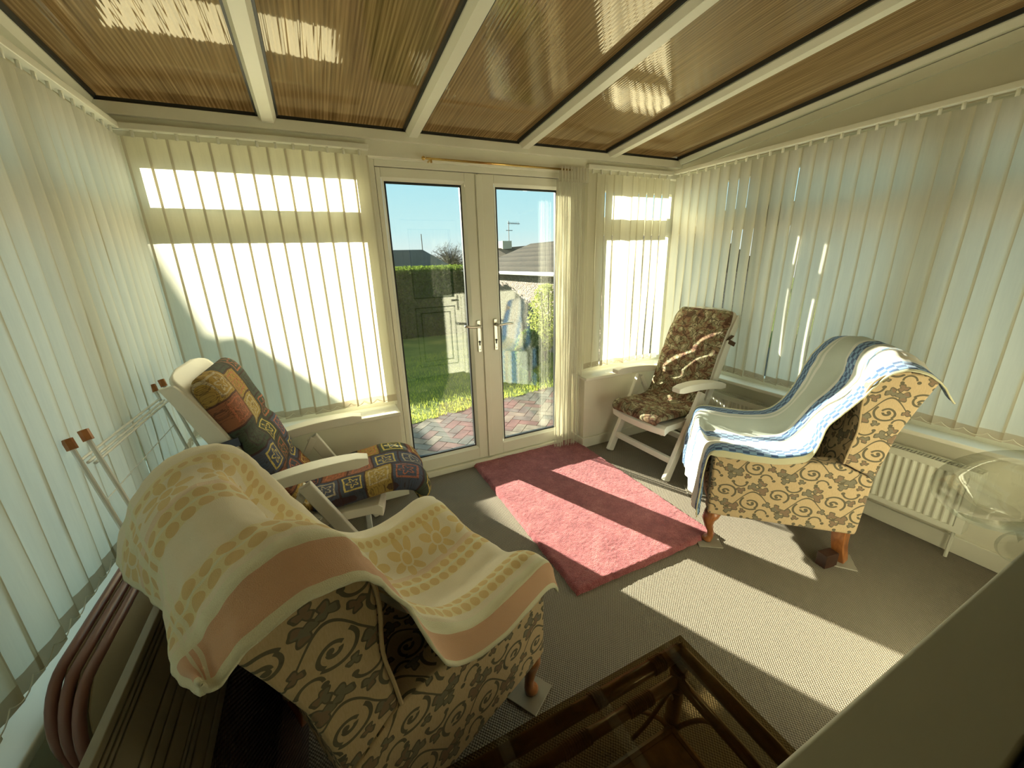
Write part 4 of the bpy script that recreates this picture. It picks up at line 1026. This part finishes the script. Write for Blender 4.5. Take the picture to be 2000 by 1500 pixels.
leaves(hl, 30000, hp, .032, rs); tag(hl.build('foliage', HEDGE, hg, fixn=False), kind='stuff')
# round conifer bush and variegated shrub
bs_ = empty('round_bush', (3.32, 2.05, -.1), label='small rounded dark green bush on the lawn seen through the right door pane', cat='bush')
lf_ = MB()
def bp():
    th_ = rs.uniform(0, 6.28); ph = math.acos(rs.uniform(-.6, 1)); r_ = .19*rs.uniform(.85, 1.02); return (r_*math.sin(ph)*math.cos(th_), r_*math.sin(ph)*math.sin(th_), .42+r_*1.6*math.cos(ph))
leaves(lf_, 5000, bp, .020, rs); tag(lf_.build('foliage', HEDGE, bs_, fixn=False), kind='stuff')
MB().tube([(0, 0, 0), (0, 0, .35)], .02, 8).build('stem', BARK, bs_)
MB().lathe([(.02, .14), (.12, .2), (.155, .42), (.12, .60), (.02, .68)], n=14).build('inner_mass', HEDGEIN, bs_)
vs_ = empty('leafy_shrub', (4.05, 2.85, -.1), label='pale leafy climbing shrub beside the pebbledash garage wall', cat='shrub')
lf_ = MB()
def sp2(): 
    z_ = rs.uniform(.2, 1.25); r_ = .30*math.sin((z_-.1)/1.3*math.pi)*rs.uniform(.3, 1.0); th_ = rs.uniform(0, 6.28); return (r_*math.cos(th_), r_*math.sin(th_), z_)
leaves(lf_, 2600, sp2, .026, rs); tag(lf_.build('foliage', VARI, vs_, fixn=False), kind='stuff')
tr_ = MB()
for k in range(7): tr_.tube([(0, 0, 0), (rs.uniform(-.1, .1), rs.uniform(-.1, .1), .5), (rs.uniform(-.25, .25), rs.uniform(-.25, .25), 1.15)], .008, 5)
tr_.build('stem', BARK, vs_)
# pebbledash garage, right
ga = empty('garage', (4.5, 4.6, -.1), label='pebbledash garage with a dark tiled roof and white gutter, beyond the right door pane', cat='building')
MB().box(0, 3.2, -2.6, 2.6, 0, 1.42).build('wall', PEBBLE, ga)
rf_ = MB(); rf_.add([(-.12, -2.75, 1.40), (-.12, 2.75, 1.40), (1.75, 2.75, 2.05), (1.75, -2.75, 2.05), (3.4, -2.75, 1.40), (3.4, 2.75, 1.40), (-.12, -2.75, 1.34), (-.12, 2.75, 1.34), (3.4, -2.75, 1.34), (3.4, 2.75, 1.34)], [(0, 1, 2, 3), (3, 2, 5, 4), (0, 3, 4, 8, 6), (1, 7, 9, 5, 2), (0, 6, 7, 1), (4, 5, 9, 8), (6, 8, 9, 7)])
rf_.build('roof', TILES, ga)
MB().tube([(-.15, -2.75, 1.385), (-.15, 2.75, 1.385)], .035, 8).build('gutter', GUTTER, ga)
# bungalow further off right with chimney and aerial
bu = empty('bungalow', (12.5, 15.5, -.1), label='distant bungalow roof with a chimney and television aerial above the garage', cat='building')
MB().box(-3.4, 6, -3.2, 3.5, 0, 1.25).build('wall', BRICKW, bu)
MB().add([(-3.75, -4, 1.2), (6.6, -4, 1.2), (6.6, 4, 1.2), (-3.75, 4, 1.2), (-3.7, 0, 2.2), (5, 0, 2.75)], [(0, 1, 5, 4), (1, 2, 5), (2, 3, 4, 5), (3, 0, 4), (3, 2, 1, 0)]).build('roof', TILES, bu)
ch_ = MB().box(-3.45, -2.98, -.25, .25, 1.9, 2.52).build('chimney', BRICKW, bu)
av = MB(); av.tube([(-3.0, 0, 2.4), (-3.0, 0, 3.42)], .018, 6); av.tube([(-3.05, 0, 3.32), (-2.4, 0, 3.30)], .014, 5)
for q in range(7): av.tube([(-2.95+q*.08, 0, 3.25), (-2.95+q*.08, 0, 3.38)], .008, 4)
av.tube([(-3.15, 0, 3.0), (-2.8, 0, 3.0)], .014, 5); av.build('aerial', DARKSEAL, bu)
# house roof beyond the hedge, left pane
nb = empty('distant_house', (9.0, 24, -.1), label='distant grey-blue roofed house just above the hedge in the left door pane', cat='building')
MB().box(-6, -1, -3, 3, 0, .9).build('wall', BRICKW, nb)
MB().add([(-7, -3.5, .85), (.15, -3.5, .85), (.15, 3.5, .85), (-7, 3.5, .85), (-6.5, 0, 2.46), (-1.6, 0, 2.46)], [(0, 1, 5, 4), (1, 2, 5), (2, 3, 4, 5), (3, 0, 4), (3, 2, 1, 0)]).build('roof', TILEB, nb)
MB().tube([(-1.6, 0, 2.4), (-1.6, 0, 3.4)], .03, 5).build('aerial', DARKSEAL, nb)
# bare tree
def bare_tree(loc, h_, seed, label):
    T = empty('bare_tree', loc, label=label, cat='tree'); rs_ = random.Random(seed); tk = MB(); tw_ = MB()
    tk.tube([(0, 0, 0), (.03, 0, h_*.28), (0, .02, h_*.42)], [.13, .10, .07], 7); tk.build('trunk', BARK, T)
    for k in range(150):
        az = rs_.uniform(0, 6.28); el = math.acos(rs_.uniform(-.12, 1)); rr = h_*.52*rs_.uniform(.75, 1)
        end = Vector((rr*1.15*math.sin(el)*math.cos(az), rr*1.15*math.sin(el)*math.sin(az), h_*.44+rr*math.cos(el)))
        st = Vector((0, 0, h_*rs_.uniform(.24, .42))); mid = st.lerp(end, .45)+Vector((rs_.uniform(-.2, .2), rs_.uniform(-.2, .2), rs_.uniform(0, .35)))
        P_ = spline([st, mid, end], 6); tw_.tube(P_, [lerp(.032, .008, q/6) for q in range(7)], 4, cap=False)
        for q in range(9):
            o_ = P_[rs_.randint(2, 6)]; d_ = Vector((rs_.uniform(-1, 1), rs_.uniform(-1, 1), rs_.uniform(-.3, 1))).normalized()*rs_.uniform(.2, .5)
            tw_.tube([o_, o_+d_*.5+Vector((0, 0, .03)), o_+d_], [.010, .007, .005], 3, cap=False)
    tag(tw_.build('branches', BARK, T), kind='stuff')
bare_tree((12.0, 33, -.1), 3.45, 4, 'bare winter tree with a rounded crown beyond the hedge in the left door pane')
# outbuilding to the left whose hipped roof shades the left blind
ob = empty('outbuilding', (-4.2, 6.8, -.1), label='hipped-roof outbuilding left of the garden, hidden behind the left blind', cat='building')
MB().box(-2.8, 3.0, -1.3, 1.3, 0, 1.9).build('wall', BRICKW, ob)
MB().add([(-3, -1.5, 1.85), (3.35, -1.5, 1.85), (3.35, 1.5, 1.85), (-3, 1.5, 1.85), (-3, 0, 3.60), (1.80, 0, 3.60)], [(0, 1, 5, 4), (1, 2, 5), (2, 3, 4, 5), (3, 0, 4), (3, 2, 1, 0)]).build('roof', TILEB, ob)

nh = empty('unseen_sun_blocker', (-7.3, 10.2, -.1), label='unseen tall house added left of the garden to keep sun off the left blind', cat='building')  # out-of-view house added to block direct sun from the left wall
MB().box(-3, 3.10, -1.2, .8, 0, 4.6).build('wall', BRICKW, nh)
MB().add([(-3.2, -1.4, 4.55), (3.15, -1.4, 4.55), (3.15, 1.0, 4.55), (-3.2, 1.0, 4.55), (-3.2, -.2, 5.8), (3.15, -.2, 5.8)], [(0, 1, 5, 4), (1, 2, 5), (2, 3, 4, 5), (3, 0, 4), (3, 2, 1, 0)]).build('roof', TILEB, nh)
